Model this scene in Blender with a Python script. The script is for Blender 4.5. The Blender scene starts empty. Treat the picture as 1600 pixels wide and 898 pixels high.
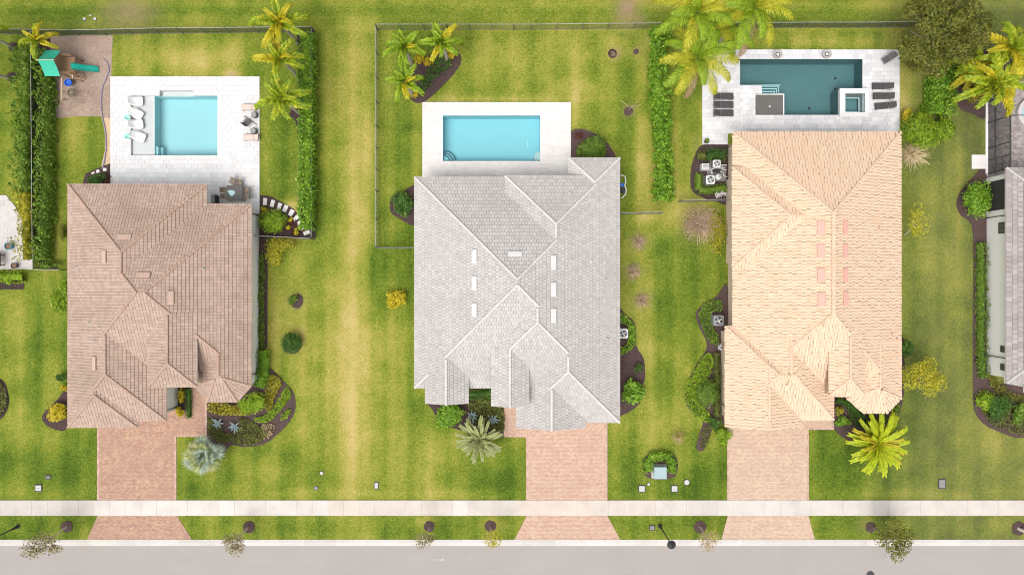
import bpy, math, random
import numpy as np
from mathutils import Vector, Matrix

random.seed(7)
RNG = np.random.default_rng(11)
scene = bpy.context.scene
COL = scene.collection
PI = math.pi

# ------------------------------------------------------------------ camera, sky, sun, exposure
CAMH = 67.0                       # drone height in metres; the photo is 16 px per metre on the ground
cam_d = bpy.data.cameras.new("drone_camera")
cam_d.sensor_width = 36.0
cam_d.lens = 36.0 * CAMH / 100.0
cam_d.clip_start = 0.5
cam_d.clip_end = 3000.0
cam = bpy.data.objects.new("drone_camera", cam_d)
cam.location = (0, 0, CAMH)
COL.objects.link(cam)
scene.camera = cam

SUN_EL, SUN_AZ = math.radians(64), math.radians(212)      # azimuth clockwise from north (+Y)
world = bpy.data.worlds.new("World")
scene.world = world
world.use_nodes = True
wn = world.node_tree.nodes
sky = wn.new("ShaderNodeTexSky")
sky.sky_type = 'NISHITA'
sky.sun_disc = False
sky.sun_elevation = SUN_EL
sky.sun_rotation = SUN_AZ
sky.air_density = 1.0
sky.dust_density = 6.0
sky.ozone_density = 0.6
hsv = wn.new("ShaderNodeHueSaturation")                    # thin bright overcast: a paler sky
hsv.inputs["Saturation"].default_value = 0.22
world.node_tree.links.new(sky.outputs[0], hsv.inputs["Color"])
world.node_tree.links.new(hsv.outputs[0], wn["Background"].inputs["Color"])
wn["Background"].inputs["Strength"].default_value = 0.15

sun_d = bpy.data.lights.new("sun", 'SUN')
sun_d.energy = 0.5
sun_d.angle = math.radians(40)
sun_d.color = (1.0, 0.95, 0.87)
sun = bpy.data.objects.new("sun", sun_d)
sun.location = (0, -40, 90)
sun.rotation_euler = (PI / 2 - SUN_EL, 0, PI - SUN_AZ)
COL.objects.link(sun)

scene.view_settings.view_transform = 'Standard'
scene.view_settings.look = 'None'
scene.view_settings.gamma = 1.0
scene.view_settings.exposure = 0.47
scene.cycles.filter_width = 1.0
scene.cycles.max_bounces = 8
scene.cycles.transparent_max_bounces = 16
scene.cycles.caustics_reflective = False
scene.cycles.caustics_refractive = False


# ------------------------------------------------------------------ plan helpers
def W(px, py, z=0.0):
    """Plan pixel (photo, 16 px per metre at ground level) -> world point that lies at height z."""
    s = (CAMH - z) / CAMH / 16.0
    return Vector(((px - 800.0) * s, (449.0 - py) * s, z))


def smooth_poly(pts, n=6):
    out, L = [], len(pts)
    for i in range(L):
        p0, p1, p2, p3 = (np.array(pts[(i + k) % L], float) for k in (-1, 0, 1, 2))
        for j in range(n):
            t = j / n
            out.append(tuple(0.5 * ((2 * p1) + (-p0 + p2) * t + (2 * p0 - 5 * p1 + 4 * p2 - p3) * t * t
                                    + (-p0 + 3 * p1 - 3 * p2 + p3) * t ** 3)))
    return out


def inside(poly, x, y):
    c, n = False, len(poly)
    j = n - 1
    for i in range(n):
        xi, yi = poly[i][0], poly[i][1]
        xj, yj = poly[j][0], poly[j][1]
        if (yi > y) != (yj > y) and x < (xj - xi) * (y - yi) / (yj - yi + 1e-12) + xi:
            c = not c
        j = i
    return c


def clip_half(poly, nx, ny, c):
    """keep points with nx*x + ny*y >= c"""
    out = []
    for i in range(len(poly)):
        a, b = poly[i], poly[(i + 1) % len(poly)]
        da, db = nx * a[0] + ny * a[1] - c, nx * b[0] + ny * b[1] - c
        if da >= 0:
            out.append(a)
        if (da > 0 > db) or (da < 0 < db):
            t = da / (da - db)
            out.append((a[0] + (b[0] - a[0]) * t, a[1] + (b[1] - a[1]) * t))
    return out


def clip_convex(poly, conv):
    for i in range(len(conv)):
        a, b = conv[i], conv[(i + 1) % len(conv)]
        nx, ny = -(b[1] - a[1]), b[0] - a[0]
        poly = clip_half(poly, nx, ny, nx * a[0] + ny * a[1] - 1e-9)
        if len(poly) < 3:
            return []
    return poly


def area2(p):
    return 0.5 * sum(p[i][0] * p[(i + 1) % len(p)][1] - p[(i + 1) % len(p)][0] * p[i][1] for i in range(len(p)))


# ------------------------------------------------------------------ materials
MATS = {}


def N(nt, kind, **kw):
    n = nt.nodes.new(kind)
    for k, v in kw.items():
        setattr(n, k, v)
    return n


def mat(name, cols, rough=0.8, island=0.0, noise=0.25, nscale=3.0, fine=0.0, fscale=40.0, bump=0.0, bscale=30.0,
        metallic=0.0, objcol=False, spec=0.3, translucent=0.0, stretch=None, big=0.0, bigscale=0.15, bigcol=None):
    """Procedural surface: a ramp of real colours picked per island and by noise, with fine grain and relief."""
    if name in MATS:
        return MATS[name]
    m = bpy.data.materials.new(name)
    m.use_nodes = True
    nt = m.node_tree
    L = nt.links.new
    bsdf = nt.nodes["Principled BSDF"]
    bsdf.inputs["Roughness"].default_value = rough
    bsdf.inputs["Metallic"].default_value = metallic
    bsdf.inputs["Specular IOR Level"].default_value = spec
    geo = N(nt, "ShaderNodeNewGeometry")
    tc = N(nt, "ShaderNodeTexCoord")
    vec = geo.outputs["Position"] if objcol else tc.outputs["Object"]
    if stretch:
        mp = N(nt, "ShaderNodeMapping")
        mp.inputs["Scale"].default_value = stretch
        L(vec, mp.inputs["Vector"])
        vec = mp.outputs[0]
    no = N(nt, "ShaderNodeTexNoise")
    no.inputs["Scale"].default_value = nscale
    no.inputs["Detail"].default_value = 5
    no.inputs["Roughness"].default_value = 0.65
    L(vec, no.inputs["Vector"])
    # factor = 0.5 + island*(rand-0.5) + noise*(n-0.5)*2
    f1 = N(nt, "ShaderNodeMath", operation='MULTIPLY_ADD')
    L(geo.outputs["Random Per Island"], f1.inputs[0])
    f1.inputs[1].default_value = island
    f1.inputs[2].default_value = 0.5 - island * 0.5 - noise
    f2 = N(nt, "ShaderNodeMath", operation='MULTIPLY_ADD')
    L(no.outputs["Fac"], f2.inputs[0])
    f2.inputs[1].default_value = noise * 2
    L(f1.outputs[0], f2.inputs[2])
    fac = f2.outputs[0]
    if fine:
        nf = N(nt, "ShaderNodeTexNoise")
        nf.inputs["Scale"].default_value = fscale
        nf.inputs["Detail"].default_value = 2
        L(vec, nf.inputs["Vector"])
        f3 = N(nt, "ShaderNodeMath", operation='MULTIPLY_ADD')
        L(nf.outputs["Fac"], f3.inputs[0])
        f3.inputs[1].default_value = fine * 2
        f4 = N(nt, "ShaderNodeMath", operation='SUBTRACT')
        L(fac, f4.inputs[0])
        f4.inputs[1].default_value = fine
        L(f4.outputs[0], f3.inputs[2])
        fac = f3.outputs[0]
    cr = N(nt, "ShaderNodeValToRGB")
    while len(cr.color_ramp.elements) < len(cols):
        cr.color_ramp.elements.new(0.5)
    for i, c in enumerate(cols):
        cr.color_ramp.elements[i].position = i / max(1, len(cols) - 1)
        cr.color_ramp.elements[i].color = (*c, 1)
    L(fac, cr.inputs[0])
    col = cr.outputs[0]
    if big and bigcol:
        nb = N(nt, "ShaderNodeTexNoise")
        nb.inputs["Scale"].default_value = bigscale
        nb.inputs["Detail"].default_value = 6
        L(geo.outputs["Position"] if objcol else tc.outputs["Object"], nb.inputs["Vector"])
        rb = N(nt, "ShaderNodeMapRange")
        rb.inputs[1].default_value, rb.inputs[2].default_value = 0.45, 0.75
        rb.inputs[4].default_value = big
        L(nb.outputs["Fac"], rb.inputs[0])
        mb = N(nt, "ShaderNodeMix", data_type='RGBA')
        mb.inputs[7].default_value = (*bigcol, 1)
        L(rb.outputs[0], mb.inputs[0])
        L(col, mb.inputs[6])
        col = mb.outputs[2]
    if objcol:
        oi = N(nt, "ShaderNodeObjectInfo")
        mx = N(nt, "ShaderNodeMix", data_type='RGBA', blend_type='MULTIPLY')
        mx.inputs[0].default_value = 1.0
        L(col, mx.inputs[6])
        L(oi.outputs["Color"], mx.inputs[7])
        col = mx.outputs[2]
    L(col, bsdf.inputs["Base Color"])
    if bump:
        bn = N(nt, "ShaderNodeTexNoise")
        bn.inputs["Scale"].default_value = bscale
        bn.inputs["Detail"].default_value = 4
        L(vec, bn.inputs["Vector"])
        bp = N(nt, "ShaderNodeBump")
        bp.inputs["Strength"].default_value = bump
        bp.inputs["Distance"].default_value = 0.05
        L(bn.outputs["Fac"], bp.inputs["Height"])
        L(bp.outputs[0], bsdf.inputs["Normal"])
    if translucent:
        tr = N(nt, "ShaderNodeBsdfTranslucent")
        L(col, tr.inputs["Color"])
        ms = N(nt, "ShaderNodeMixShader")
        ms.inputs[0].default_value = translucent
        L(bsdf.outputs[0], ms.inputs[1])
        L(tr.outputs[0], ms.inputs[2])
        L(ms.outputs[0], nt.nodes["Material Output"].inputs["Surface"])
    MATS[name] = m
    return m


def leafmat(name, cols, island=0.9, tl=0.28):
    return mat(name, cols, rough=0.55, island=island * .8, noise=0.42, nscale=1.1, translucent=tl, spec=0.35)


def watermat(name, tint, ripple=0.25):
    if name in MATS:
        return MATS[name]
    m = bpy.data.materials.new(name)
    m.use_nodes = True
    nt = m.node_tree
    L = nt.links.new
    nt.nodes.remove(nt.nodes["Principled BSDF"])
    tc = N(nt, "ShaderNodeTexCoord")
    no = N(nt, "ShaderNodeTexNoise")
    no.inputs["Scale"].default_value = 3.2
    no.inputs["Detail"].default_value = 4
    no.inputs["Distortion"].default_value = 0.8
    L(tc.outputs["Object"], no.inputs["Vector"])
    bp = N(nt, "ShaderNodeBump")
    bp.inputs["Strength"].default_value = ripple
    bp.inputs["Distance"].default_value = 0.06
    L(no.outputs["Fac"], bp.inputs["Height"])
    tr = N(nt, "ShaderNodeBsdfTransparent")
    tr.inputs["Color"].default_value = (*tint, 1)
    gl = N(nt, "ShaderNodeBsdfGlossy")
    gl.inputs["Roughness"].default_value = 0.05
    L(bp.outputs[0], gl.inputs["Normal"])
    fr = N(nt, "ShaderNodeFresnel")
    fr.inputs["IOR"].default_value = 1.33
    L(bp.outputs[0], fr.inputs["Normal"])
    ms = N(nt, "ShaderNodeMixShader")
    L(fr.outputs[0], ms.inputs[0])
    L(tr.outputs[0], ms.inputs[1])
    L(gl.outputs[0], ms.inputs[2])
    L(ms.outputs[0], nt.nodes["Material Output"].inputs["Surface"])
    MATS[name] = m
    return m


def screenmat(name, col, alpha):
    if name in MATS:
        return MATS[name]
    m = bpy.data.materials.new(name)
    m.use_nodes = True
    nt = m.node_tree
    b = nt.nodes["Principled BSDF"]
    b.inputs["Base Color"].default_value = (*col, 1)
    b.inputs["Roughness"].default_value = 0.7
    b.inputs["Alpha"].default_value = alpha
    MATS[name] = m
    return m


# ------------------------------------------------------------------ mesh builder and scene objects
def tagp(o, label=None, cat=None, group=None, kind=None):
    for k, v in (("label", label), ("category", cat), ("group", group), ("kind", kind)):
        if v:
            o[k] = v
    return o


def thing(name, label, cat, loc, rz=0.0, group=None):
    o = bpy.data.objects.new(name, None)
    o.empty_display_size = 0.3
    o.location = loc
    o.rotation_euler = (0, 0, rz)
    COL.objects.link(o)
    return tagp(o, label, cat, group)


class MB:
    def __init__(s):
        s.v, s.f = [], []

    def add(s, vs, fs):
        b = len(s.v)
        s.v.extend([tuple(v) for v in vs])
        s.f.extend([tuple(b + i for i in f) for f in fs])
        return s

    def box(s, x0, x1, y0, y1, z0, z1, rz=0.0, c=None):
        vs = [(x, y, z) for z in (z0, z1) for x, y in ((x0, y0), (x1, y0), (x1, y1), (x0, y1))]
        if rz:
            cx, cy = c if c else ((x0 + x1) / 2, (y0 + y1) / 2)
            ca, sa = math.cos(rz), math.sin(rz)
            vs = [(cx + (x - cx) * ca - (y - cy) * sa, cy + (x - cx) * sa + (y - cy) * ca, z) for x, y, z in vs]
        return s.add(vs, [(0, 3, 2, 1), (4, 5, 6, 7), (0, 1, 5, 4), (1, 2, 6, 5), (2, 3, 7, 6), (3, 0, 4, 7)])

    def bbox(s, x0, x1, y0, y1, z0, z1, b=0.02):
        """box with a chamfered top edge"""
        vs = [(x0, y0, z0), (x1, y0, z0), (x1, y1, z0), (x0, y1, z0),
              (x0, y0, z1 - b), (x1, y0, z1 - b), (x1, y1, z1 - b), (x0, y1, z1 - b),
              (x0 + b, y0 + b, z1), (x1 - b, y0 + b, z1), (x1 - b, y1 - b, z1), (x0 + b, y1 - b, z1)]
        fs = [(0, 3, 2, 1), (8, 9, 10, 11)]
        for k in (0, 4):
            for i in range(4):
                j = (i + 1) % 4
                fs.append((k + i, k + j, k + 4 + j, k + 4 + i))
        return s.add(vs, fs)

    def prism(s, poly, z0, z1, cap_bottom=False):
        n = len(poly)
        if area2(poly) < 0:
            poly = poly[::-1]
        vs = [(p[0], p[1], z0) for p in poly] + [(p[0], p[1], z1) for p in poly]
        fs = [tuple(range(n, 2 * n))] + [(i, (i + 1) % n, n + (i + 1) % n, n + i) for i in range(n)]
        if cap_bottom:
            fs.append(tuple(range(n - 1, -1, -1)))
        return s.add(vs, fs)

    def tube(s, pts, radii, n=6, cap=True):
        pts = [Vector(p) for p in pts]
        if not hasattr(radii, '__len__'):
            radii = [radii] * len(pts)
        rings = []
        for i, p in enumerate(pts):
            d = (pts[min(i + 1, len(pts) - 1)] - pts[max(i - 1, 0)])
            d = d.normalized() if d.length > 1e-9 else Vector((0, 0, 1))
            a = d.cross(Vector((0, 0, 1)))
            if a.length < 1e-3:
                a = Vector((1, 0, 0))
            a.normalize()
            b = d.cross(a).normalized()
            rings.append([p + (a * math.cos(t) + b * math.sin(t)) * radii[i] for t in (2 * PI * k / n for k in range(n))])
        vs = [v for r in rings for v in r]
        fs = []
        for i in range(len(pts) - 1):
            for k in range(n):
                fs.append((i * n + k, i * n + (k + 1) % n, (i + 1) * n + (k + 1) % n, (i + 1) * n + k))
        if cap:
            fs.append(tuple(range(n - 1, -1, -1)))
            fs.append(tuple((len(pts) - 1) * n + k for k in range(n)))
        return s.add(vs, fs)

    def lathe(s, prof, c=(0, 0), n=20, cap=True):
        vs, fs = [], []
        for r, z in prof:
            for k in range(n):
                a = 2 * PI * k / n
                vs.append((c[0] + r * math.cos(a), c[1] + r * math.sin(a), z))
        for i in range(len(prof) - 1):
            for k in range(n):
                fs.append((i * n + k, i * n + (k + 1) % n, (i + 1) * n + (k + 1) % n, (i + 1) * n + k))
        if cap:
            fs.append(tuple((len(prof) - 1) * n + k for k in range(n)))
        return s.add(vs, fs)

    def build(s, name, m, parent=None, world=False, smooth=False, kind=None, label=None, cat=None, group=None, loc=None):
        me = bpy.data.meshes.new(name)
        v = s.v
        if parent is not None and world:
            o3 = Vector((0, 0, 0))
            q = parent
            while q is not None:
                o3 += Vector(q.location)
                q = q.parent
            v = [(a[0] - o3.x, a[1] - o3.y, a[2] - o3.z) for a in v]
        if loc is not None and parent is None:
            v = [(a[0] - loc[0], a[1] - loc[1], a[2] - loc[2]) for a in v]
        me.from_pydata(v, [], s.f)
        me.materials.append(m)
        if smooth:
            me.polygons.foreach_set("use_smooth", [True] * len(me.polygons))
        me.update()
        o = bpy.data.objects.new(name, me)
        if loc is not None and parent is None:
            o.location = loc
        if parent is not None:
            o.parent = parent
        COL.objects.link(o)
        return tagp(o, label, cat, group, kind)


def np_mesh(name, verts, faces, m):
    """verts (N,3), faces (M,k) -> mesh datablock, fast"""
    me = bpy.data.meshes.new(name)
    verts = np.asarray(verts, np.float32)
    faces = np.asarray(faces, np.int32)
    k = faces.shape[1]
    me.vertices.add(len(verts))
    me.vertices.foreach_set("co", verts.ravel())
    me.loops.add(faces.size)
    me.loops.foreach_set("vertex_index", faces.ravel())
    me.polygons.add(len(faces))
    me.polygons.foreach_set("loop_start", np.arange(0, faces.size, k, dtype=np.int32))
    me.update(calc_edges=True)
    me.materials.append(m)
    return me


def obj(name, me, parent=None, loc=(0, 0, 0), rot=(0, 0, 0), label=None, cat=None, group=None, kind=None, scale=None):
    o = bpy.data.objects.new(name, me)
    o.location = loc
    o.rotation_euler = rot
    if scale:
        o.scale = scale if hasattr(scale, '__len__') else (scale,) * 3
    if parent is not None:
        o.parent = parent
    COL.objects.link(o)
    return tagp(o, label, cat, group, kind)


def kids(o):
    return [c for c in scene.objects if c.parent == o]


def copy_tree(o, loc=None, rz=None, label=None, parent=None):
    c = o.copy()
    COL.objects.link(c)
    if parent is not None:
        c.parent = parent
    if loc is not None:
        c.location = loc
    if rz is not None:
        c.rotation_euler = (0, 0, rz)
    if label:
        c['label'] = label
    for ch in kids(o):
        copy_tree(ch, parent=c)
    return c


# ------------------------------------------------------------------ foliage helpers
def leaf_cards(cen, nor, size, aspect=0.5, jitter=0.7, rng=RNG, flat=0.0):
    """diamond leaves: (verts, faces)"""
    n = len(cen)
    nor = nor + rng.normal(0, jitter, (n, 3))
    nor[:, 2] = np.abs(nor[:, 2]) * (1 - flat) + flat * 1.2
    nor /= np.linalg.norm(nor, axis=1, keepdims=True) + 1e-9
    a = np.cross(nor, rng.normal(0, 1, (n, 3)))
    a /= np.linalg.norm(a, axis=1, keepdims=True) + 1e-9
    b = np.cross(nor, a)
    L = (np.asarray(size) * rng.uniform(0.6, 1.35, n))[:, None]
    v = np.stack([cen - a * L * .5, cen + b * L * aspect * .5 + nor * L * .06, cen + a * L * .5, cen - b * L * aspect * .5 + nor * L * .06], 1).reshape(-1, 3)
    f = np.arange(n * 4).reshape(-1, 4)
    return v, f


ICO_V = None


def ico():
    global ICO_V
    if ICO_V is None:
        import bmesh
        bm = bmesh.new()
        bmesh.ops.create_icosphere(bm, subdivisions=2, radius=1.0)
        v = np.array([x.co[:] for x in bm.verts])
        f = np.array([[y.index for y in x.verts] for x in bm.faces])
        f = np.concatenate([f, f[:, 2:3]], 1)
        bm.free()
        ICO_V = (v, f)
    return ICO_V


def blob_leaves(rx, ry, h, n, leaf, k=9, spread=0.62, sub=0.45, base=0.0, core=0.72, rng=None, aspect=0.5, jitter=0.6):
    """a crown of k leafy clumps inside an ellipsoid sitting on z=base; returns verts, quads"""
    rng = rng or np.random.default_rng(random.randint(0, 1 << 30))
    d = rng.normal(0, 1, (k, 3))
    d[:, 2] = np.abs(d[:, 2]) * 0.9 - 0.15
    d /= np.linalg.norm(d, axis=1, keepdims=True)
    R = np.array([rx, ry, h * 0.5])
    C = d * R * spread * rng.uniform(0.65, 1.1, (k, 1))
    C[0] = 0
    sr = sub * rng.uniform(0.75, 1.25, k)
    sr[0] = max(sr[0], 0.62)
    w = sr ** 2
    idx = rng.choice(k, n, p=w / w.sum())
    dirs = rng.normal(0, 1, (n, 3))
    dirs[:, 2] = np.where(dirs[:, 2] < -0.35, -dirs[:, 2], dirs[:, 2])
    dirs /= np.linalg.norm(dirs, axis=1, keepdims=True)
    rad = sr[idx][:, None] * rng.uniform(0.78, 1.1, (n, 1))
    P = C[idx] + dirs * rad * R
    P[:, 2] += base + h * 0.5
    P[:, 2] = np.maximum(P[:, 2], 0.03)
    v, f = leaf_cards(P, dirs / R * R.mean(), leaf, aspect, jitter, rng)
    if core:
        iv, ifc = ico()
        vs, fs, off = [v], [f], len(v)
        for i in range(k):
            cv = C[i] + iv * R * sr[i] * core * (1 + rng.normal(0, .06, (len(iv), 1)))
            cv[:, 2] += base + h * 0.5
            cv[:, 2] = np.maximum(cv[:, 2], 0.0)
            vs.append(cv)
            fs.append(ifc + off)
            off += len(cv)
        v, f = np.concatenate(vs), np.concatenate(fs)
    return v, f


def shrub(name, label, cat, px, py, rx, ry, h, m, n=500, leaf=0.16, k=9, group=None, rot=0.0, core=0.58, aspect=0.5, jitter=0.6, spread=0.62, sub=0.45):
    """one leafy plant: centre and radii in plan pixels, height in metres"""
    v, f = blob_leaves(rx / 16, ry / 16, h, int(n * 1.25), leaf * 1.3, k, core=core, aspect=aspect, jitter=jitter, spread=spread, sub=sub)
    p = W(px, py, h * .55)
    o = obj(name, np_mesh(name, v, f, MATS[m]), None, (p.x, p.y, 0.02), (0, 0, rot), label, cat, group)
    return o


def hedge(name, label, pts, width, h, m, dens=60, leaf=0.17, cat="hedge", group=None, jag=0.25):
    """clipped or loose hedge along a pixel polyline"""
    rng = np.random.default_rng(random.randint(0, 1 << 30))
    P = [W(a, b, h * .6) for a, b in pts]
    P = [Vector((p.x, p.y)) for p in P]
    wv = width / 16.0
    vs, fs, off = [], [], 0
    c0 = P[0]
    for a, b in zip(P[:-1], P[1:]):
        L = (b - a).length
        d = (b - a) / L
        nrm = Vector((-d.y, d.x))
        n = int(dens * 1.15 * L * (wv + h))
        
        u = rng.uniform(-0.1, L + 0.1, n)
        th = rng.uniform(-0.25 * PI, 1.25 * PI, n)
        ph = rng.uniform(0, 6)
        lump = .95 + jag * .7 * np.sin(u * 2.3 + ph + 1.7 * np.sin(u * .9)) * np.cos(th * 2 + u) + jag * .5 * np.sin(u * 5.1 + 3 * np.sin(u * 1.3 + ph) + th) + rng.normal(0, .12, n)
        cx, cz = np.cos(th), np.sin(th)
        sgn = lambda q, e: np.sign(q) * np.abs(q) ** e
        y = sgn(cx, .7) * wv * .5 * lump
        z = h * .5 + sgn(cz, .7) * h * .5 * lump
        Q = np.stack([a.x + d.x * u + nrm.x * y, a.y + d.y * u + nrm.y * y, np.maximum(z, .05)], 1)
        nn = np.stack([nrm.x * cx, nrm.y * cx, np.maximum(cz, 0.1)], 1)
        v, f = leaf_cards(Q, nn, leaf * rng.uniform(.8, 1.6, n), .6, .75, rng)
        vs.append(v)
        fs.append(f + off)
        off += len(v)
        m_ = MB()                                     # woody, leafy core
        e = wv * .28
        k = max(2, int(L / .7))
        ring = []
        for i in range(k + 1):
            t = L * i / k
            j = rng.uniform(.85, 1.1)
            for yy, zz in ((-e, 0), (-e * j, h * .55 * j), (0, h * .66 * j), (e * j, h * .55 * j), (e, 0)):
                ring.append((a.x + d.x * t + nrm.x * yy, a.y + d.y * t + nrm.y * yy, zz))
        fq = [(i * 5 + q, i * 5 + q + 1, (i + 1) * 5 + q + 1, (i + 1) * 5 + q) for i in range(k) for q in range(4)]
        vs.append(np.array(ring))
        fs.append(np.array(fq) + off)
        off += len(ring)
    v = np.concatenate(vs)
    v[:, 0] -= c0.x
    v[:, 1] -= c0.y
    return obj(name, np_mesh(name, v, np.concatenate(fs), MATS[m]), None, (c0.x, c0.y, 0.01), (0, 0, 0), label, cat, group)


def cover(name, label, poly, h, m, dens=70, leaf=0.14, cat="ground cover", kind='stuff', aspect=0.5, jitter=.7):
    """low spreading plants filling a pixel outline"""
    rng = np.random.default_rng(random.randint(0, 1 << 30))
    pw = [W(a, b, h * .5) for a, b in smooth_poly(poly, 5)]
    pw = [(p.x, p.y) for p in pw]
    A = abs(area2(pw))
    xs, ys = [p[0] for p in pw], [p[1] for p in pw]
    n = int(dens * A * 1.7)
    pts = []
    while len(pts) < n:
        x, y = random.uniform(min(xs), max(xs)), random.uniform(min(ys), max(ys))
        if inside(pw, x, y):
            pts.append((x, y))
    pts = np.array(pts)
    lump = .55 + .25 * np.sin(pts[:, 0] * 3.1 + 2 * np.sin(pts[:, 1] * 1.7)) * np.cos(pts[:, 1] * 3.7) + rng.normal(0, .15, n)
    z = np.clip(lump, .1, 1.1) * h
    c0 = (sum(xs) / len(xs), sum(ys) / len(ys))
    P = np.stack([pts[:, 0] - c0[0], pts[:, 1] - c0[1], z], 1)
    v, f = leaf_cards(P, np.tile([[0, 0, 1.0]], (n, 1)), leaf * 1.4, aspect * 1.15, jitter, rng)
    return obj(name, np_mesh(name, v, f, MATS[m]), None, (c0[0], c0[1], 0.03), (0, 0, 0), label, cat, None, kind)


def twigs(name, label, cat, px, py, r, h, m, n=120, group=None, leafm=None, nleaf=0, leaf=.1, lean=(0, 0), thick=.012):
    """a bare or nearly bare bush: fine branching stems from one base"""
    rng = random.Random(int(px * 31 + py))
    R = r / 16.0
    p = W(px, py, h * .4)
    t = thing(name, label, cat, (p.x, p.y, 0), 0, group)
    mb = MB()
    tips = []
    for i in range(n):
        a = rng.uniform(0, 2 * PI)
        e = rng.uniform(.1, 1.0)
        L = R * e
        q1 = (math.cos(a) * L * .35 + lean[0] * .3, math.sin(a) * L * .35 + lean[1] * .3, h * rng.uniform(.3, .6))
        a2 = a + rng.uniform(-.5, .5)
        q2 = (math.cos(a2) * L + lean[0], math.sin(a2) * L + lean[1], max(.06, h * rng.uniform(.35, 1.05) * (1.1 - .5 * e)))
        mb.tube([(math.cos(a) * .05, math.sin(a) * .05, 0), q1, q2], [thick * 1.6, thick, thick * .5], 3, False)
        tips.append(q2)
        for _ in range(2):
            a3 = a + rng.uniform(-.9, .9)
            q3 = (q1[0] + math.cos(a3) * L * .5, q1[1] + math.sin(a3) * L * .5, max(.05, q1[2] + rng.uniform(-.1, .35) * h))
            mb.tube([q1, q3], [thick * .8, thick * .4], 3, False)
            tips.append(q3)
    mb.build("stems", MATS[m], t).name = "stem"
    if leafm:
        idx = RNG.integers(0, len(tips), nleaf)
        P = np.array(tips)[idx] + RNG.normal(0, R * .09, (nleaf, 3))
        P[:, 2] = np.maximum(P[:, 2], .05)
        v, f = leaf_cards(P, np.tile([[0, 0, 1.0]], (nleaf, 1)), leaf, .5, .7)
        obj("foliage", np_mesh("foliage", v, f, MATS[leafm]), t)
    return t


# ------------------------------------------------------------------ palms
def frond_mesh(name, L, wid, m, n=38, rise=0.35, droop=0.9, plume=0.0, ang=1.0, leafw=0.05, hang=0.25, tip=0.35, seed=1, bend=0.0):
    """feather leaf along +x: curved rachis with leaflets on both sides (plume: in all planes)"""
    rng = random.Random(seed)
    S = 14
    pts, p, a = [], Vector((0, 0, 0)), rise
    for i in range(S + 1):
        pts.append(p + Vector((0, bend * L * (i / S) ** 2, 0)))
        p = p + Vector((math.cos(a), 0, math.sin(a))) * (L / S)
        a -= droop / S * (0.5 + 1.2 * i / S)
    mb = MB()
    mb.tube(pts, [0.035 * (1 - .85 * i / S) + .004 for i in range(S + 1)], 4, False)
    for i in range(n):
        t = 0.10 + 0.90 * (i + rng.uniform(-.3, .3)) / n
        t = min(max(t, .08), .999)
        k = t * S
        i0 = min(int(k), S - 1)
        q = pts[i0].lerp(pts[i0 + 1], k - i0)
        d = (pts[i0 + 1] - pts[i0]).normalized()
        w = wid * ((math.sin(PI * min(1, .18 + t * .82)) ** .55 * (1 - tip) + tip * (1 - t) ** .3) if tip < .7 else min(1, t / .16) ** .6 * (1.05 - .35 * t))
        up = Vector((-d.z, 0, d.x))
        for sd in (-1, 1):
            ph = rng.uniform(-1, 1) * plume * 1.3
            fa = ang * (1.15 - .55 * t) + rng.uniform(-.1, .1)
            side = Vector((0, sd, 0)) * math.cos(ph) + up * math.sin(ph)
            e = d * math.cos(fa) + side * math.sin(fa)
            l = w * rng.uniform(.8, 1.12)
            m1 = q + e * l * .55 + Vector((0, 0, l * .05))
            m2 = q + e * l - Vector((0, 0, l * hang * rng.uniform(.6, 1.4)))
            s_ = d.cross(e)
            s_ = e.cross(up).normalized() * leafw * .5
            mb.add([q - s_ * .6, q + s_ * .6, m1 + s_, m1 - s_, m2], [(0, 1, 2, 3), (3, 2, 4)])
    me = bpy.data.meshes.new(name)
    me.from_pydata(mb.v, [], mb.f)
    me.materials.append(MATS[m])
    return me


def fan_mesh(name, r, m, petiole, seg=22, spread=2.0, fold=.12, seed=2, droop=.35):
    """costapalmate leaf: petiole then a disc of stiff pleated segments"""
    rng = random.Random(seed)
    mb = MB()
    mb.tube([(0, 0, 0), (petiole, 0, petiole * .12)], [.03, .02], 4, False)
    c = Vector((petiole, 0, petiole * .12))
    for i in range(seg):
        a = -spread + 2 * spread * i / (seg - 1) + rng.uniform(-.03, .03)
        l = r * (1 - .22 * abs(a) / spread) * rng.uniform(.92, 1.05)
        w = r * .055
        d = Vector((math.cos(a), math.sin(a), -.05))
        s = Vector((-math.sin(a), math.cos(a), 0)) * w
        lift = Vector((0, 0, fold * r * .3))
        m1 = c + d * l * .6
        m2 = c + d * l - Vector((0, 0, l * droop * rng.uniform(.4, 1.1)))
        mb.add([c, m1 - s, m1 + lift * .4, m1 + s, m2], [(0, 1, 2), (0, 2, 3), (1, 4, 2), (2, 4, 3)])
    me = bpy.data.meshes.new(name)
    me.from_pydata(mb.v, [], mb.f)
    me.materials.append(MATS[m])
    return me


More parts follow.
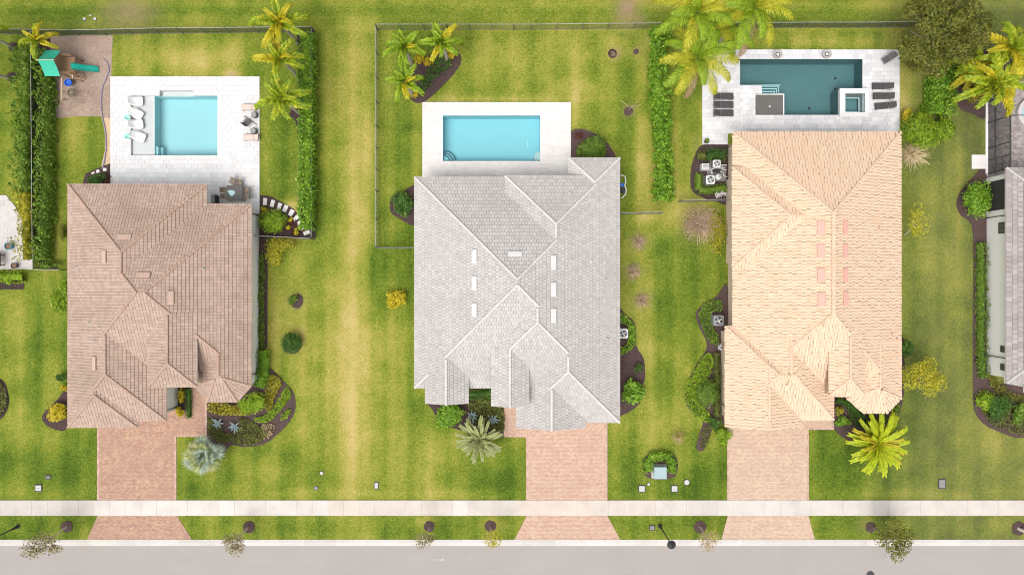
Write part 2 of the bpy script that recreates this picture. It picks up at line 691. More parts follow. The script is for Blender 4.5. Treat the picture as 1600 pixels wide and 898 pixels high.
def palm(label, base, crown, z, fronds, meshes, scale=1.0, trunk_r=.14, trunkm="palm_bark", group=None, seed=0, name="palm_tree", deadm=None,
         tilt=(-.1, .75), rz0=0.0, skip=None):
    """base and crown in world xy; z crown height. Each frond is an object sharing mesh data."""
    rng = random.Random(seed)
    t = thing(name, label, "palm", (base[0], base[1], 0), 0, group)
    cx, cy = crown[0] - base[0], crown[1] - base[1]
    mb = MB()
    S = 8
    pts = [(cx * (i / S) ** 1.4, cy * (i / S) ** 1.4, z * i / S) for i in range(S + 1)]
    mb.tube(pts, [trunk_r * (1.35 - .55 * i / S) * (1 + .06 * (i % 2)) for i in range(S + 1)], 8)
    mb.build("trunk", MATS[trunkm], t, smooth=True)
    for i in range(fronds):
        a = i * 2.39996 + rz0 + rng.uniform(-.15, .15)
        q = i / max(1, fronds - 1)
        el = tilt[1] * (1 - q) + tilt[0] * q + rng.uniform(-.12, .12)
        me = meshes[rng.randrange(len(meshes))]
        if deadm and i >= fronds - 2:
            me = deadm
        obj("frond", me, t, (cx, cy, z - .25 * q), (rng.uniform(-.25, .25), -el, a), scale=scale * rng.uniform(.85, 1.1) * (.75 + .3 * min(1, q * 2.2)))
    return t

# ------------------------------------------------------------------ material library
ROOF_PINK = [(.33, .235, .185), (.42, .305, .245), (.50, .37, .30)]
mat("roof_pink", ROOF_PINK, .85, island=.55, noise=.14, nscale=1.5, fine=.12, fscale=30, big=.6, bigscale=.22, bigcol=(.29, .215, .16))
mat("roof_pink_dark", [(0.18, 0.12, 0.09), (0.24, 0.165, 0.125)], .85, noise=.3, nscale=5)
mat("roof_pink_cap", [(.37, .245, .185), (.46, .325, .255)], .85, island=.7, noise=.2)
mat("roof_grey", [(.39, .365, .345), (.46, .435, .415), (.53, .505, .485)], .85, island=.55, noise=.12, nscale=1.5, fine=.1, fscale=30, big=.5, bigscale=.2, bigcol=(.38, .345, .32))
mat("roof_grey_dark", [(0.29, 0.27, 0.255), (0.35, 0.33, 0.315)], .85, noise=.3, nscale=5)
mat("roof_grey_cap", [(.52, .49, .45), (.62, .585, .545)], .85, island=.6, noise=.2)
mat("roof_tan", [(.60, .404, .272), (.67, .49, .347), (.712, .566, .422)], .8, island=.42, noise=.16, nscale=1.2, fine=.1, fscale=25, big=.6, bigscale=.2, bigcol=(.71, .50, .36))
mat("roof_tan_dark", [(.30, .20, .13), (.40, .28, .19)], .8, noise=.3, nscale=5)
mat("roof_tan_cap", [(.60, .42, .29), (.68, .51, .37)], .8, island=.7, noise=.2)
mat("roof_slate", [(.26, .23, .22), (.34, .305, .295), (.44, .405, .39)], .85, island=.5, noise=.2, nscale=1.5, fine=.12, fscale=30)
mat("roof_slate_dark", [(.08, .07, .068), (.12, .105, .10)], .85, noise=.3, nscale=5)
mat("roof_slate_cap", [(.40, .375, .365), (.50, .47, .46)], .85, island=.7, noise=.2)
mat("white_stucco", [(0.828, 0.812, 0.797), (0.9, 0.89, 0.875)], .9, noise=.3, nscale=1.4, fine=.1, fscale=60, bump=.2, bscale=80)
mat("cream_stucco", [(.58, .46, .35), (.70, .57, .45)], .9, noise=.3, nscale=1.4, fine=.1, fscale=60, bump=.2, bscale=80)
mat("white_metal", [(.74, .73, .71), (.82, .81, .79)], .5, noise=.2, nscale=4)
mat("white_plastic", [(.80, .79, .77), (.86, .85, .84)], .45, noise=.15, nscale=5)
mat("vent_pink", [(0.47, 0.33, 0.265), (0.54, 0.39, 0.315)], .7, noise=.25, nscale=5)
mat("vent_rose", [(0.605, 0.329, 0.269), (0.693, 0.415, 0.344)], .7, noise=.25, nscale=5)
mat("bronze_metal", [(.045, .042, .04), (.075, .07, .065)], .5, noise=.2)
mat("fence_metal", [(.10, .10, .095), (.17, .17, .16)], .55, island=.6, noise=.2)
mat("fence_rail", [(.26, .27, .25), (.40, .41, .38)], .5, noise=.3, nscale=2)
mat("dark_glass", [(.07, .085, .08), (.13, .145, .13)], .08, noise=.3, nscale=1, spec=.6)
mat("travertine", [(0.552, 0.547, 0.547), (0.632, 0.627, 0.627), (0.684, 0.68, 0.68)], .8, island=.6, noise=.2, nscale=2.5, fine=.1, fscale=30)
mat("marble_deck", [(.52, .515, .525), (.64, .635, .64), (.72, .715, .715)], .75, island=.75, noise=.28, nscale=2.2, fine=.12, fscale=20)
mat("shell_deck", [(0.632, 0.588, 0.562), (0.704, 0.667, 0.642), (0.745, 0.719, 0.701)], .85, island=.6, noise=.2, nscale=3, fine=.12, fscale=40)
mat("neighbour_stone", [(.44, .41, .40), (.52, .49, .475), (.58, .55, .53)], .8, island=.5, noise=.25, nscale=2, fine=.12)
mat("deck_joint", [(.50, .48, .46), (.58, .56, .54)], .9, noise=.3, nscale=6)
mat("coping", [(.74, .73, .72), (.82, .815, .81)], .7, island=.4, noise=.15, nscale=4)
mat("patio_grey", [(.24, .20, .19), (.33, .29, .275), (.42, .38, .36)], .85, island=.9, noise=.15, fine=.15, fscale=30)
mat("paver_brick", [(0.302, 0.172, 0.132), (0.378, 0.226, 0.175), (0.437, 0.269, 0.202), (0.487, 0.328, 0.217), (0.554, 0.406, 0.248)], .9, island=.62, noise=.22, nscale=1.6, fine=.2, fscale=60, big=.55, bigscale=.45, bigcol=(.36, .23, .18))
mat("paver_rose", [(0.428, 0.262, 0.196), (0.51, 0.332, 0.25), (0.564, 0.394, 0.301), (0.601, 0.463, 0.35)], .9, island=.6, noise=.2, nscale=1.6, fine=.2, fscale=60, big=.55, bigscale=.45, bigcol=(.46, .31, .245))
mat("paver_tan", [(0.442, 0.292, 0.222), (0.517, 0.366, 0.274), (0.583, 0.434, 0.32), (0.64, 0.512, 0.367)], .9, island=.6, noise=.2, nscale=1.6, fine=.2, fscale=60, big=.55, bigscale=.45, bigcol=(.48, .345, .28))
mat("paver_border", [(.40, .25, .20), (.52, .34, .28), (.60, .42, .35)], .9, island=.95, noise=.1, fine=.1)
mat("paver_joint", [(.30, .21, .16), (.38, .27, .21)], .95, noise=.3, nscale=4)
mat("concrete", [(.60, .57, .54), (.70, .67, .64)], .85, noise=.4, nscale=1.6, fine=.15, fscale=50, objcol=True, bump=.15, bscale=90, big=.6, bigscale=.7, bigcol=(.50, .47, .45))
mat("kerb_concrete", [(0.595, 0.567, 0.544), (0.688, 0.665, 0.642)], .85, noise=.35, nscale=1.5, fine=.15, fscale=50, objcol=True, big=.5, bigscale=.5, bigcol=(.50, .46, .44))
mat("asphalt", [(0.325, 0.296, 0.276), (0.373, 0.344, 0.325)], .9, noise=.45, nscale=.5, fine=.35, fscale=9, bump=.25, bscale=60, big=.4, bigscale=.2, bigcol=(.30, .275, .255), stretch=(.25, 1, 1))
mat("road_paint", [(.55, .54, .52), (.66, .65, .63)], .7, noise=.3, nscale=10)
mat("mulch", [(0.032, 0.02, 0.02), (0.068, 0.043, 0.042), (0.108, 0.07, 0.065)], 1, island=.7, noise=.4, nscale=9, fine=.2, fscale=50, bump=.7, bscale=25)
mat("mulch_chip", [(0.051, 0.032, 0.029), (0.111, 0.072, 0.06), (0.178, 0.123, 0.102)], 1, island=1, noise=.1)
mat("wood_chips", [(.26, .185, .14), (.37, .28, .22), (.47, .37, .30)], 1, noise=.45, nscale=2.2, fine=.3, fscale=14, bump=.6, bscale=20, big=.7, bigscale=.35, bigcol=(.24, .165, .13))
mat("wood_chip", [(.24, .155, .12), (.38, .27, .22), (.54, .42, .35)], 1, island=1, noise=.1)
mat("sand_path", [(.42, .29, .17), (.56, .41, .26), (.64, .50, .35)], 1, noise=.4, nscale=3, fine=.3, fscale=15, bump=.4)
mat("stone_white", [(.66, .63, .61), (.78, .755, .74)], .8, noise=.35, nscale=4, fine=.1)
mat("soil", [(.15, .09, .06), (.23, .15, .10)], 1, noise=.4, nscale=5, fine=.2, bump=.5)
mat("plaster_blue", [(0.45, 0.655, 0.69), (0.53, 0.725, 0.755)], .7, noise=.3, nscale=.6, fine=.15, fscale=7)
mat("plaster_aqua", [(0.31, 0.585, 0.655), (0.38, 0.66, 0.72)], .7, noise=.3, nscale=.6, fine=.15, fscale=7)
mat("plaster_dark", [(0.1, 0.19, 0.198), (0.165, 0.259, 0.259)], .7, noise=.45, nscale=.5, fine=.25, fscale=5)
mat("plaster_pale", [(.66, .645, .64), (.74, .73, .725)], .7, noise=.3, nscale=1, fine=.15, fscale=7)
mat("shelf_grey", [(0.136, 0.121, 0.112), (0.198, 0.177, 0.161)], .7, noise=.45, nscale=1.5, fine=.25, fscale=6)
mat("tile_trim", [(.55, .72, .74), (.70, .84, .85)], .4, island=.5, noise=.2)
watermat("water_clear", (.80, .965, .98))
watermat("water_dark", (.78, .92, .94))
watermat("water_shallow", (.955, .985, .985))
# plants
leafmat("leaf_hedge", [(0.064, 0.161, 0.011), (0.178, 0.346, 0.021), (0.406, 0.595, 0.052)])
leafmat("leaf_dark", [(0.028, 0.076, 0.01), (0.068, 0.162, 0.021), (0.148, 0.285, 0.034)])
leafmat("leaf_mid", [(0.061, 0.128, 0.014), (0.154, 0.264, 0.025), (0.306, 0.425, 0.051)])
leafmat("leaf_olive", [(0.076, 0.085, 0.014), (0.17, 0.178, 0.024), (0.323, 0.297, 0.048)])
leafmat("leaf_brown", [(0.055, 0.07, 0.01), (0.15, 0.165, 0.022), (0.3, 0.285, 0.045)])
leafmat("leaf_lime", [(0.126, 0.221, 0.008), (0.252, 0.399, 0.016), (0.42, 0.546, 0.042)])
leafmat("leaf_yellow", [(0.34, 0.27, 0.01), (0.6, 0.49, 0.02), (0.8, 0.68, 0.06)])
leafmat("leaf_gold", [(0.15, 0.16, 0.01), (0.34, 0.32, 0.018), (0.55, 0.47, 0.035)])
leafmat("leaf_autumn", [(0.204, 0.228, 0.014), (0.456, 0.432, 0.024), (0.72, 0.6, 0.048)])
leafmat("leaf_straw", [(0.28, 0.21, 0.1), (0.48, 0.37, 0.2), (0.64, 0.52, 0.33)])
leafmat("leaf_tan", [(.34, .235, .16), (.52, .385, .27), (.63, .50, .37)])
mat("vent_white", [(.62, .61, .60), (.70, .69, .68)], .5, noise=.3, nscale=4)
leafmat("leaf_red", [(0.1, 0.03, 0.025), (0.2, 0.06, 0.04)])
leafmat("leaf_street", [(0.13, 0.098, 0.046), (0.286, 0.247, 0.104), (0.52, 0.429, 0.234)])
leafmat("leaf_moss", [(0.075, 0.083, 0.018), (0.15, 0.18, 0.03), (0.255, 0.285, 0.06)])
leafmat("palm_mix", [(0.144, 0.24, 0.012), (0.324, 0.432, 0.019), (0.672, 0.6, 0.036)])
leafmat("palm_green", [(0.095, 0.189, 0.011), (0.243, 0.365, 0.016), (0.459, 0.567, 0.034)])
leafmat("palm_gold", [(0.26, 0.273, 0.013), (0.52, 0.468, 0.018), (0.78, 0.611, 0.039)])
leafmat("palm_lime", [(0.266, 0.36, 0.011), (0.507, 0.596, 0.018), (0.749, 0.72, 0.034)])
leafmat("palm_coco", [(0.189, 0.216, 0.014), (0.432, 0.432, 0.022), (0.702, 0.634, 0.054)])
leafmat("palm_dead", [(0.3, 0.19, 0.1), (0.45, 0.3, 0.17), (0.55, 0.4, 0.26)])
leafmat("palm_silver", [(0.24, 0.31, 0.24), (0.38, 0.46, 0.36), (0.54, 0.6, 0.48)])
leafmat("palm_sage", [(0.216, 0.26, 0.096), (0.392, 0.429, 0.168), (0.594, 0.585, 0.264)])
leafmat("agave", [(0.24, 0.33, 0.36), (0.36, 0.46, 0.48), (0.5, 0.58, 0.58)])
mat("bark", [(.16, .12, .09), (.30, .24, .19)], .95, noise=.4, nscale=10, bump=.6)
mat("palm_bark", [(.30, .26, .21), (.46, .41, .35)], .95, noise=.4, nscale=8, bump=.5)
mat("pale_bark", [(.46, .40, .33), (.62, .56, .48)], .95, noise=.4, nscale=8, bump=.4)
mat("twig", [(.30, .21, .13), (.50, .37, .25)], .95, island=.8, noise=.3)
mat("twig_pale", [(0.4, 0.275, 0.19), (0.6, 0.45, 0.32)], .95, island=.8, noise=.3)
mat("straw", [(.40, .29, .15), (.62, .49, .29), (.72, .60, .40)], .95, island=.9, noise=.2)
# objects
mat("canvas_green", [(.03, .36, .24), (.05, .46, .32)], .6, noise=.35, nscale=2.5)
mat("slide_green", [(.0, .30, .22), (.01, .38, .29)], .3, noise=.2, spec=.5)
mat("play_wood", [(.20, .11, .06), (.34, .21, .12)], .8, island=.6, noise=.3, nscale=6)
mat("pale_wood", [(.52, .38, .25), (.66, .52, .38)], .8, island=.5, noise=.3, nscale=6)
mat("swing_blue", [(.02, .10, .55), (.05, .20, .72)], .4, noise=.2)
mat("rubber", [(.03, .03, .028), (.09, .085, .075)], .8, noise=.3)
mat("rubber_tan", [(.14, .12, .08), (.22, .19, .13)], .8, noise=.3)
mat("hose", [(.24, .20, .25), (.33, .28, .34)], .5, noise=.3)
mat("wicker_grey", [(.09, .085, .085), (.16, .15, .15)], .7, noise=.35, nscale=20, bump=.4, bscale=60)
mat("wicker_tan", [(.20, .16, .12), (.32, .265, .21)], .7, noise=.35, nscale=20, bump=.4, bscale=60)
mat("sling_dark", [(.045, .04, .042), (.085, .078, .08)], .7, island=.3, noise=.3, nscale=8)
mat("sling_pink", [(.62, .46, .40), (.70, .55, .49)], .8, island=.3, noise=.2)
mat("teal_cloth", [(.34, .56, .58), (.50, .70, .70)], .7, noise=.3, nscale=5)
mat("teal_plastic", [(.04, .16, .19), (.08, .26, .30)], .4, noise=.3)
mat("mint_plastic", [(.26, .60, .52), (.42, .74, .66)], .5, island=.6, noise=.2)
mat("clay_brown", [(.07, .04, .03), (.13, .08, .06)], .7, noise=.3)
mat("unit_white", [(.60, .595, .59), (.72, .715, .71)], .5, noise=.2)
mat("unit_grey", [(.22, .22, .225), (.32, .32, .325)], .5, noise=.2)
mat("unit_dark", [(.03, .03, .032), (.07, .07, .07)], .6, noise=.3)
mat("transformer_green", [(.28, .38, .39), (.36, .46, .47)], .4, noise=.25)
mat("box_pale", [(0.448, 0.432, 0.4), (0.56, 0.544, 0.512)], .8, noise=.35, nscale=10)
mat("box_grey", [(.20, .19, .185), (.30, .285, .275)], .8, noise=.35, nscale=10)
mat("lamp_black", [(.02, .02, .022), (.05, .048, .05)], .45, noise=.2)
mat("bowl_stone", [(.36, .34, .33), (.50, .48, .46)], .8, noise=.3, nscale=6)
mat("pipe_grey", [(.45, .44, .42), (.58, .57, .55)], .6, noise=.2)
screenmat("insect_screen", (.045, .042, .045), .62)
screenmat("chain_mesh", (.05, .05, .048), .55)

# ------------------------------------------------------------------ lawn: one sheet, colour of the turf in a mesh attribute
def fbm(x, y, scale, seed, octs=4):
    r = np.random.default_rng(seed)
    out, amp, tot = np.zeros_like(x), 1.0, 0.0
    for o in range(octs):
        g = r.random((96, 96))
        u, v = x / scale + 40.3 + o * 7.7, y / scale + 40.7 + o * 3.1
        i, j = np.floor(u).astype(int), np.floor(v).astype(int)
        fu, fv = u - i, v - j
        fu, fv = fu * fu * (3 - 2 * fu), fv * fv * (3 - 2 * fv)
        G = lambda a, b: g[a % 96, b % 96]
        out += amp * ((G(i, j) * (1 - fu) + G(i + 1, j) * fu) * (1 - fv) + (G(i, j + 1) * (1 - fu) + G(i + 1, j + 1) * fu) * fv)
        tot += amp
        amp *= .55
        scale *= .5
    return out / tot


KERB_Y = W(0, 842.5).y
ROAD_FAR = KERB_Y - 8.2
HOLES = [(173, 406, 120, 288), (660, 892, 160, 275), (1097, 1405, 78, 207)]   # pool decks, in plan pixels
HOLES_W = [(W(a, 0).x + .35, W(b, 0).x - .35, W(0, d).y + .35, W(0, c).y - .35) for a, b, c, d in HOLES]


def grid_sheet(name, xs, ys, z, m, attr=None, holes=(), kind='structure', cat='lawn', label=None):
    xs, ys = np.array(xs), np.array(ys)
    X, Y = np.meshgrid(xs, ys)
    nx, ny = len(xs), len(ys)
    V = np.stack([X.ravel(), Y.ravel(), np.full(X.size, z)], 1)
    i, j = np.meshgrid(np.arange(nx - 1), np.arange(ny - 1))
    i, j = i.ravel(), j.ravel()
    keep = np.ones(len(i), bool)
    cx, cy = (xs[i] + xs[i + 1]) / 2, (ys[j] + ys[j + 1]) / 2
    for a, b, c, d in holes:
        keep &= ~((cx > a) & (cx < b) & (cy > c) & (cy < d))
    i, j = i[keep], j[keep]
    F = np.stack([j * nx + i, j * nx + i + 1, (j + 1) * nx + i + 1, (j + 1) * nx + i], 1)
    me = np_mesh(name, V, F, m)
    if attr:
        for k, fn in attr.items():
            a = me.attributes.new(k, 'FLOAT', 'POINT')
            a.data.foreach_set("value", fn(X.ravel(), Y.ravel()).astype(np.float32))
    return obj(name, me, None, label=label, cat=cat, kind=kind)


def spot(X, Y, px, py, rx, ry, p=2.0):
    c = W(px, py)
    return np.exp(-((np.abs(X - c.x) / (rx / 16)) ** p + (np.abs(Y - c.y) / (ry / 16)) ** p))


DRY = [  # px, py, rx, ry, amount: paler, drier turf (+) and lusher turf (-)
    (546, 450, 15, 330, .46), (548, 700, 12, 90, .35), (552, 300, 28, 260, .14), (600, 210, 14, 120, .0), (578, 230, 10, 120, .38), (565, 340, 14, 60, .25), (560, 560, 45, 150, .16),
    (620, 690, 40, 60, .22), (690, 700, 50, 50, .18), (500, 600, 30, 60, .15), (440, 520, 20, 60, .20), (300, 95, 45, 22, .42), (360, 80, 25, 20, .25), (215, 90, 30, 20, .2),
    (90, 380, 12, 30, .40), (120, 215, 30, 30, .22), (100, 340, 12, 60, .2), (460, 340, 8, 30, .5), (445, 320, 25, 7, .5), (360, 117, 12, 6, .7),
    (780, 155, 120, 6, .42), (897, 170, 8, 45, .38), (900, 135, 60, 20, .16), (1000, 250, 12, 90, .25), (1028, 180, 5, 140, .35), (960, 75, 22, 18, .28), (880, 60, 60, 20, .1), (1015, 60, 10, 18, .35),
    (1060, 330, 40, 14, .20), (1010, 340, 30, 8, .30), (1115, 370, 16, 40, .22), (1020, 640, 20, 60, .12), (1010, 540, 12, 50, .2), (1070, 560, 14, 60, .12),
    (1400, 140, 18, 40, .55), (1415, 170, 16, 30, .45), (1480, 480, 14, 120, .20), (1440, 480, 12, 140, .10), (1500, 300, 8, 60, .2), (1545, 690, 40, 30, .2), (1300, 66, 130, 9, .22),
    (1220, 55, 60, 16, .10), (700, 20, 200, 12, .08), (60, 770, 60, 14, .18), (500, 770, 80, 8, .2), (700, 772, 120, 8, .25), (1400, 772, 160, 9, .22), (660, 815, 22, 10, .3), (770, 815, 24, 12, .32),
    (395, 815, 18, 12, .2), (1500, 825, 60, 10, .1), (1570, 815, 20, 10, .2), (330, 705, 25, 20, .0), (410, 735, 30, 20, .2), (800, 690, 10, 10, .2), (1095, 330, 60, 60, .1),
    (100, 730, 45, 35, -.32), (130, 700, 25, 30, -.2), (420, 760, 80, 14, -.15), (370, 745, 40, 15, -.2), (410, 105, 18, 30, -.2), (60, 560, 14, 90, -.22), (50, 470, 30, 30, -.15),
    (625, 250, 20, 60, -.32), (620, 150, 18, 60, -.2), (620, 380, 20, 60, -.2), (590, 420, 25, 40, -.2), (590, 480, 18, 50, -.15), (1040, 440, 30, 100, -.28), (1050, 560, 25, 80, -.2), (985, 410, 20, 50, -.16),
    (960, 230, 30, 60, -.2), (985, 300, 16, 30, -.22), (1440, 460, 10, 200, -.22), (1470, 560, 12, 200, -.16), (1300, 720, 35, 40, -.25), (1420, 740, 40, 30, -.22), (1455, 700, 20, 60, -.2), (1450, 250, 25, 60, -.2),
    (750, 745, 60, 20, -.2), (800, 745, 22, 40, -.25), (985, 720, 30, 50, -.25), (1110, 740, 22, 40, -.28), (1050, 820, 80, 14, -.2), (480, 825, 60, 14, -.22), (620, 828, 40, 12, -.25), (60, 820, 60, 14, -.25), (1350, 825, 60, 12, -.1),
    (60, 20, 120, 22, -.08), (340, 20, 60, 20, -.14), (620, 15, 60, 16, -.18), (1570, 40, 60, 40, -.3), (1500, 470, 200, 400, -.06), (460, 740, 60, 20, -.15),
    (455, 240, 14, 90, -.12), (435, 230, 20, 60, -.12), (110, 220, 24, 22, -.1), (20, 160, 26, 90, -.3),
]
SOIL = [(200, 18, 40, 26, .55), (185, 38, 60, 8, .3), (980, 14, 18, 26, .85), (998, 32, 12, 10, .5), (962, 84, 8, 8, .9), (994, 80, 6, 6, .6), (983, 173, 8, 8, .8), (1016, 60, 8, 12, .3), (1027, 200, 4, 120, .28),
        (998, 377, 14, 12, .5), (988, 424, 14, 12, .5), (1002, 469, 14, 12, .55), (1080, 345, 18, 30, .4), (362, 117, 10, 4, .6), (463, 470, 14, 13, .3), (1404, 385, 5, 12, .4), (1090, 250, 6, 30, .35), (1410, 150, 8, 20, .15),
        (466, 300, 4, 60, .22), (525, 30, 3, 10, .0), (700, 160, 30, 3, .4), (1433, 240, 10, 24, .3), (1425, 175, 6, 14, .45), (1352, 820, 14, 12, .3)]


def lawn_dry(X, Y):
    px, py = 800 + X * 16, 449 - Y * 16
    d = .39 + (fbm(X, Y, 7.0, 1) - .5) * .50 + (fbm(X, Y, 1.7, 2) - .5) * .40
    # mowing bands: north-south beside the houses, east-west behind them
    band = np.where(py < 50, np.sin(Y * 2.3 + .6 * np.sin(X * .05)), np.sin(X * 2.05 + .8 * np.sin(Y * .06)))
    band2 = np.where(py < 50, np.sin(Y * 5.3), np.sin(X * 5.1 + 1.3 * np.sin(Y * .04 + X * .1)))
    d += .075 * band + .04 * band2 * fbm(X, Y, 9.0, 8, 2) * 2
    d -= .10 * np.clip((px - 1150) / 300, 0, 1) + .05 * np.clip((py - 560) / 120, 0, 1)
    for a in DRY:
        if a[4]:
            d += a[4] * (.8 if a[4] > 0 else .5) * spot(X, Y, *a[:4])
    return d


def lawn_soil(X, Y):
    s = np.zeros_like(X)
    for a in SOIL:
        s = np.maximum(s, a[4] * spot(X, Y, *a[:4]))
    px = 800 + X * 16
    s = np.maximum(s, .20 * np.clip((px - 1330) / 130, 0, 1))
    return s * (.55 + .9 * fbm(X, Y, .8, 5, 3))


def lawn_material():
    m = bpy.data.materials.new("turf")
    m.use_nodes = True
    nt = m.node_tree
    L = nt.links.new
    b = nt.nodes["Principled BSDF"]
    b.inputs["Roughness"].default_value = .9
    b.inputs["Specular IOR Level"].default_value = .15
    tc = N(nt, "ShaderNodeTexCoord")
    at = N(nt, "ShaderNodeAttribute", attribute_name="dry")
    so = N(nt, "ShaderNodeAttribute", attribute_name="soil")
    fac = at.outputs["Fac"]
    for sc, amp, det in ((1.3, .30, 4), (3.6, .75, 4), (8.0, 1.1, 3), (22.0, 1.1, 2)):
        n = N(nt, "ShaderNodeTexNoise")
        n.inputs["Scale"].default_value = sc
        n.inputs["Detail"].default_value = det
        n.inputs["Roughness"].default_value = .7
        L(tc.outputs["Object"], n.inputs["Vector"])
        s = N(nt, "ShaderNodeMath", operation='SUBTRACT')
        L(n.outputs["Fac"], s.inputs[0])
        s.inputs[1].default_value = .5
        f = N(nt, "ShaderNodeMath", operation='MULTIPLY_ADD')
        L(s.outputs[0], f.inputs[0])
        f.inputs[1].default_value = amp
        L(fac, f.inputs[2])
        fac = f.outputs[0]
    cr = N(nt, "ShaderNodeValToRGB")
    E = cr.color_ramp.elements
    cols = [(0.0, (.040, .082, .007)), (.22, (.100, .158, .013)), (.45, (.192, .228, .026)), (.68, (.315, .292, .055)), (1.0, (.49, .38, .145))]
    while len(E) < len(cols):
        E.new(.5)
    for e, (p, c) in zip(E, cols):
        e.position, e.color = p, (*c, 1)
    L(fac, cr.inputs[0])
    ns = N(nt, "ShaderNodeTexNoise")
    ns.inputs["Scale"].default_value = 9
    ns.inputs["Detail"].default_value = 4
    L(tc.outputs["Object"], ns.inputs["Vector"])
    sc_ = N(nt, "ShaderNodeValToRGB")
    sc_.color_ramp.elements[0].color = (.16, .095, .06, 1)
    sc_.color_ramp.elements[1].color = (.46, .32, .21, 1)
    L(ns.outputs["Fac"], sc_.inputs[0])
    mx = N(nt, "ShaderNodeMix", data_type='RGBA')
    L(so.outputs["Fac"], mx.inputs[0])
    L(cr.outputs[0], mx.inputs[6])
    L(sc_.outputs[0], mx.inputs[7])
    L(mx.outputs[2], b.inputs["Base Color"])
    nb = N(nt, "ShaderNodeTexNoise")
    nb.inputs["Scale"].default_value = 22
    nb.inputs["Detail"].default_value = 3
    L(tc.outputs["Object"], nb.inputs["Vector"])
    bp = N(nt, "ShaderNodeBump")
    bp.inputs["Strength"].default_value = .7
    bp.inputs["Distance"].default_value = .05
    L(nb.outputs["Fac"], bp.inputs["Height"])
    L(bp.outputs[0], b.inputs["Normal"])
    MATS["turf"] = m
    return m


def axis(lo, hi, step, far, extra):
    a = [-far, -far * .5, -120, -80] + list(np.arange(lo, hi + step * .5, step)) + [80, 120, far * .5, far]
    a += extra
    return sorted(set(round(float(v), 4) for v in a))


TURF = lawn_material()
gx = axis(-52.0, 52.0, .4, 500, [h[k] for h in HOLES_W for k in (0, 1)])
gy = [v for v in axis(-24.4, 30.0, .4, 500, [h[k] for h in HOLES_W for k in (2, 3)]) if v > KERB_Y + .02] + [KERB_Y]
grid_sheet("lawn", gx, sorted(gy), 0.0, TURF, {"dry": lawn_dry, "soil": lawn_soil}, HOLES_W, label="patchy green and straw coloured lawn around the three houses")
grid_sheet("far_lawn", np.linspace(-500, 500, 60), np.concatenate([np.linspace(-500, ROAD_FAR - 30, 12), np.linspace(ROAD_FAR - 28, ROAD_FAR - .6, 10)]), 0.0, TURF,
           {"dry": lawn_dry, "soil": lambda X, Y: X * 0}, label="lawn on the other side of the road")

# ------------------------------------------------------------------ road, kerb, sidewalk
grid_sheet("road", np.linspace(-500, 500, 41), np.linspace(ROAD_FAR, KERB_Y - .62, 3), -.12, mat("asphalt", []), label="pale worn asphalt street along the bottom edge", cat="road")
kb = bpy.data.objects.new("kerb", None)
kb.location = (0, KERB_Y, 0)
COL.objects.link(kb)
tagp(kb, "white concrete kerb with gutter between verge and street", "kerb", kind='structure')
km = MB()
SEG = 3.05
prof = [(0.0, -.2), (0.0, .02), (-.30, .028), (-.36, -.06), (-.40, -.085), (-.66, -.108), (-.66, -.25)]
vs = [(x, y, z) for x in (0.006, SEG - .006) for y, z in prof]
n = len(prof)
km.add(vs, [(i, i + 1, n + i + 1, n + i) for i in range(n - 1)] + [tuple(range(n - 1, -1, -1)), tuple(range(n, 2 * n))])
kme = None
for i in range(-18, 18):
    if kme is None:
        o = km.build("kerb_segment", mat("kerb_concrete", []), kb)
        kme = o.data
    else:
        o = obj("kerb_segment", kme, kb)
    o.location = (i * SEG + 1.1, 0, 0)
    v = random.uniform(.80, .92)
    o.color = (v, v * random.uniform(.97, 1.0), v * random.uniform(.94, .99), 1)
fk = MB()
fk.box(-500, 500, ROAD_FAR - .6, ROAD_FAR + .003, -.2, .02)
fk.box(-500, -55, KERB_Y - .65, KERB_Y, -.2, .02)
fk.box(55, 500, KERB_Y - .65, KERB_Y, -.2, .02)
fk.build("far_kerb", mat("kerb_concrete", []), kind='structure', label="kerb running on beyond the houses", cat="kerb")

SW0, SW1 = W(0, 805).y, W(0, 781).y
sw = bpy.data.objects.new("sidewalk", None)
sw.location = (0, (SW0 + SW1) / 2, 0)
COL.objects.link(sw)
tagp(sw, "long concrete sidewalk of square slabs across all three lots", "sidewalk", kind='structure')
jb = MB().box(-60, 60, SW0 + .02, SW1 - .02, -.2, .022)
jb.build("bedding", mat("deck_joint", []), sw, world=True)
SLAB = 24.35 / 16
sme = MB().bbox(.004, SLAB - .004, -(SW1 - SW0) / 2, (SW1 - SW0) / 2, -.1, .05, .006)
first = None
TINTS = [(0, (.93, .92, .90)), (110, (.88, .86, .83)), (128, (.98, .94, .87)), (137, (1.20, 1.19, 1.18)), (440, (1.16, 1.14, 1.12)), (470, (1.02, 1.0, .97)), (490, (1.17, 1.17, 1.16)), (517, (1.10, .98, .84)),
         (556, (1.04, .96, .90)), (690, (1.02, .94, .88)), (714, (1.17, 1.17, 1.16)), (741, (1.02, .96, .90)), (812, (1.10, .96, .84)), (935, (1.02, .97, .86)), (950, (1.06, .95, .87)), (1030, (1.10, 1.05, 1.02)), (1130, (1.10, 1.07, 1.05)),
         (1263, (1.06, 1.03, 1.0)), (1450, (1.06, 1.0, .96))]
for i in range(-36, 36):
    x = i * SLAB + .3
    if first is None:
        o = sme.build("slab", mat("concrete", []), sw)
        first = o.data
    else:
        o = obj("slab", first, sw)
    o.location = (x, 0, random.uniform(-.004, .006))
    px = 800 + (x + SLAB / 2) * 16
    t = [c for p, c in TINTS if p <= max(px, 0)][-1]
    v = random.uniform(.975, 1.02)
    t = tuple(.5 * c + .5 * m_ for c, m_ in zip(t, (1.07, 1.02, .98)))
    v *= .82
    o.color = (t[0] * v, t[1] * v, t[2] * v, 1)

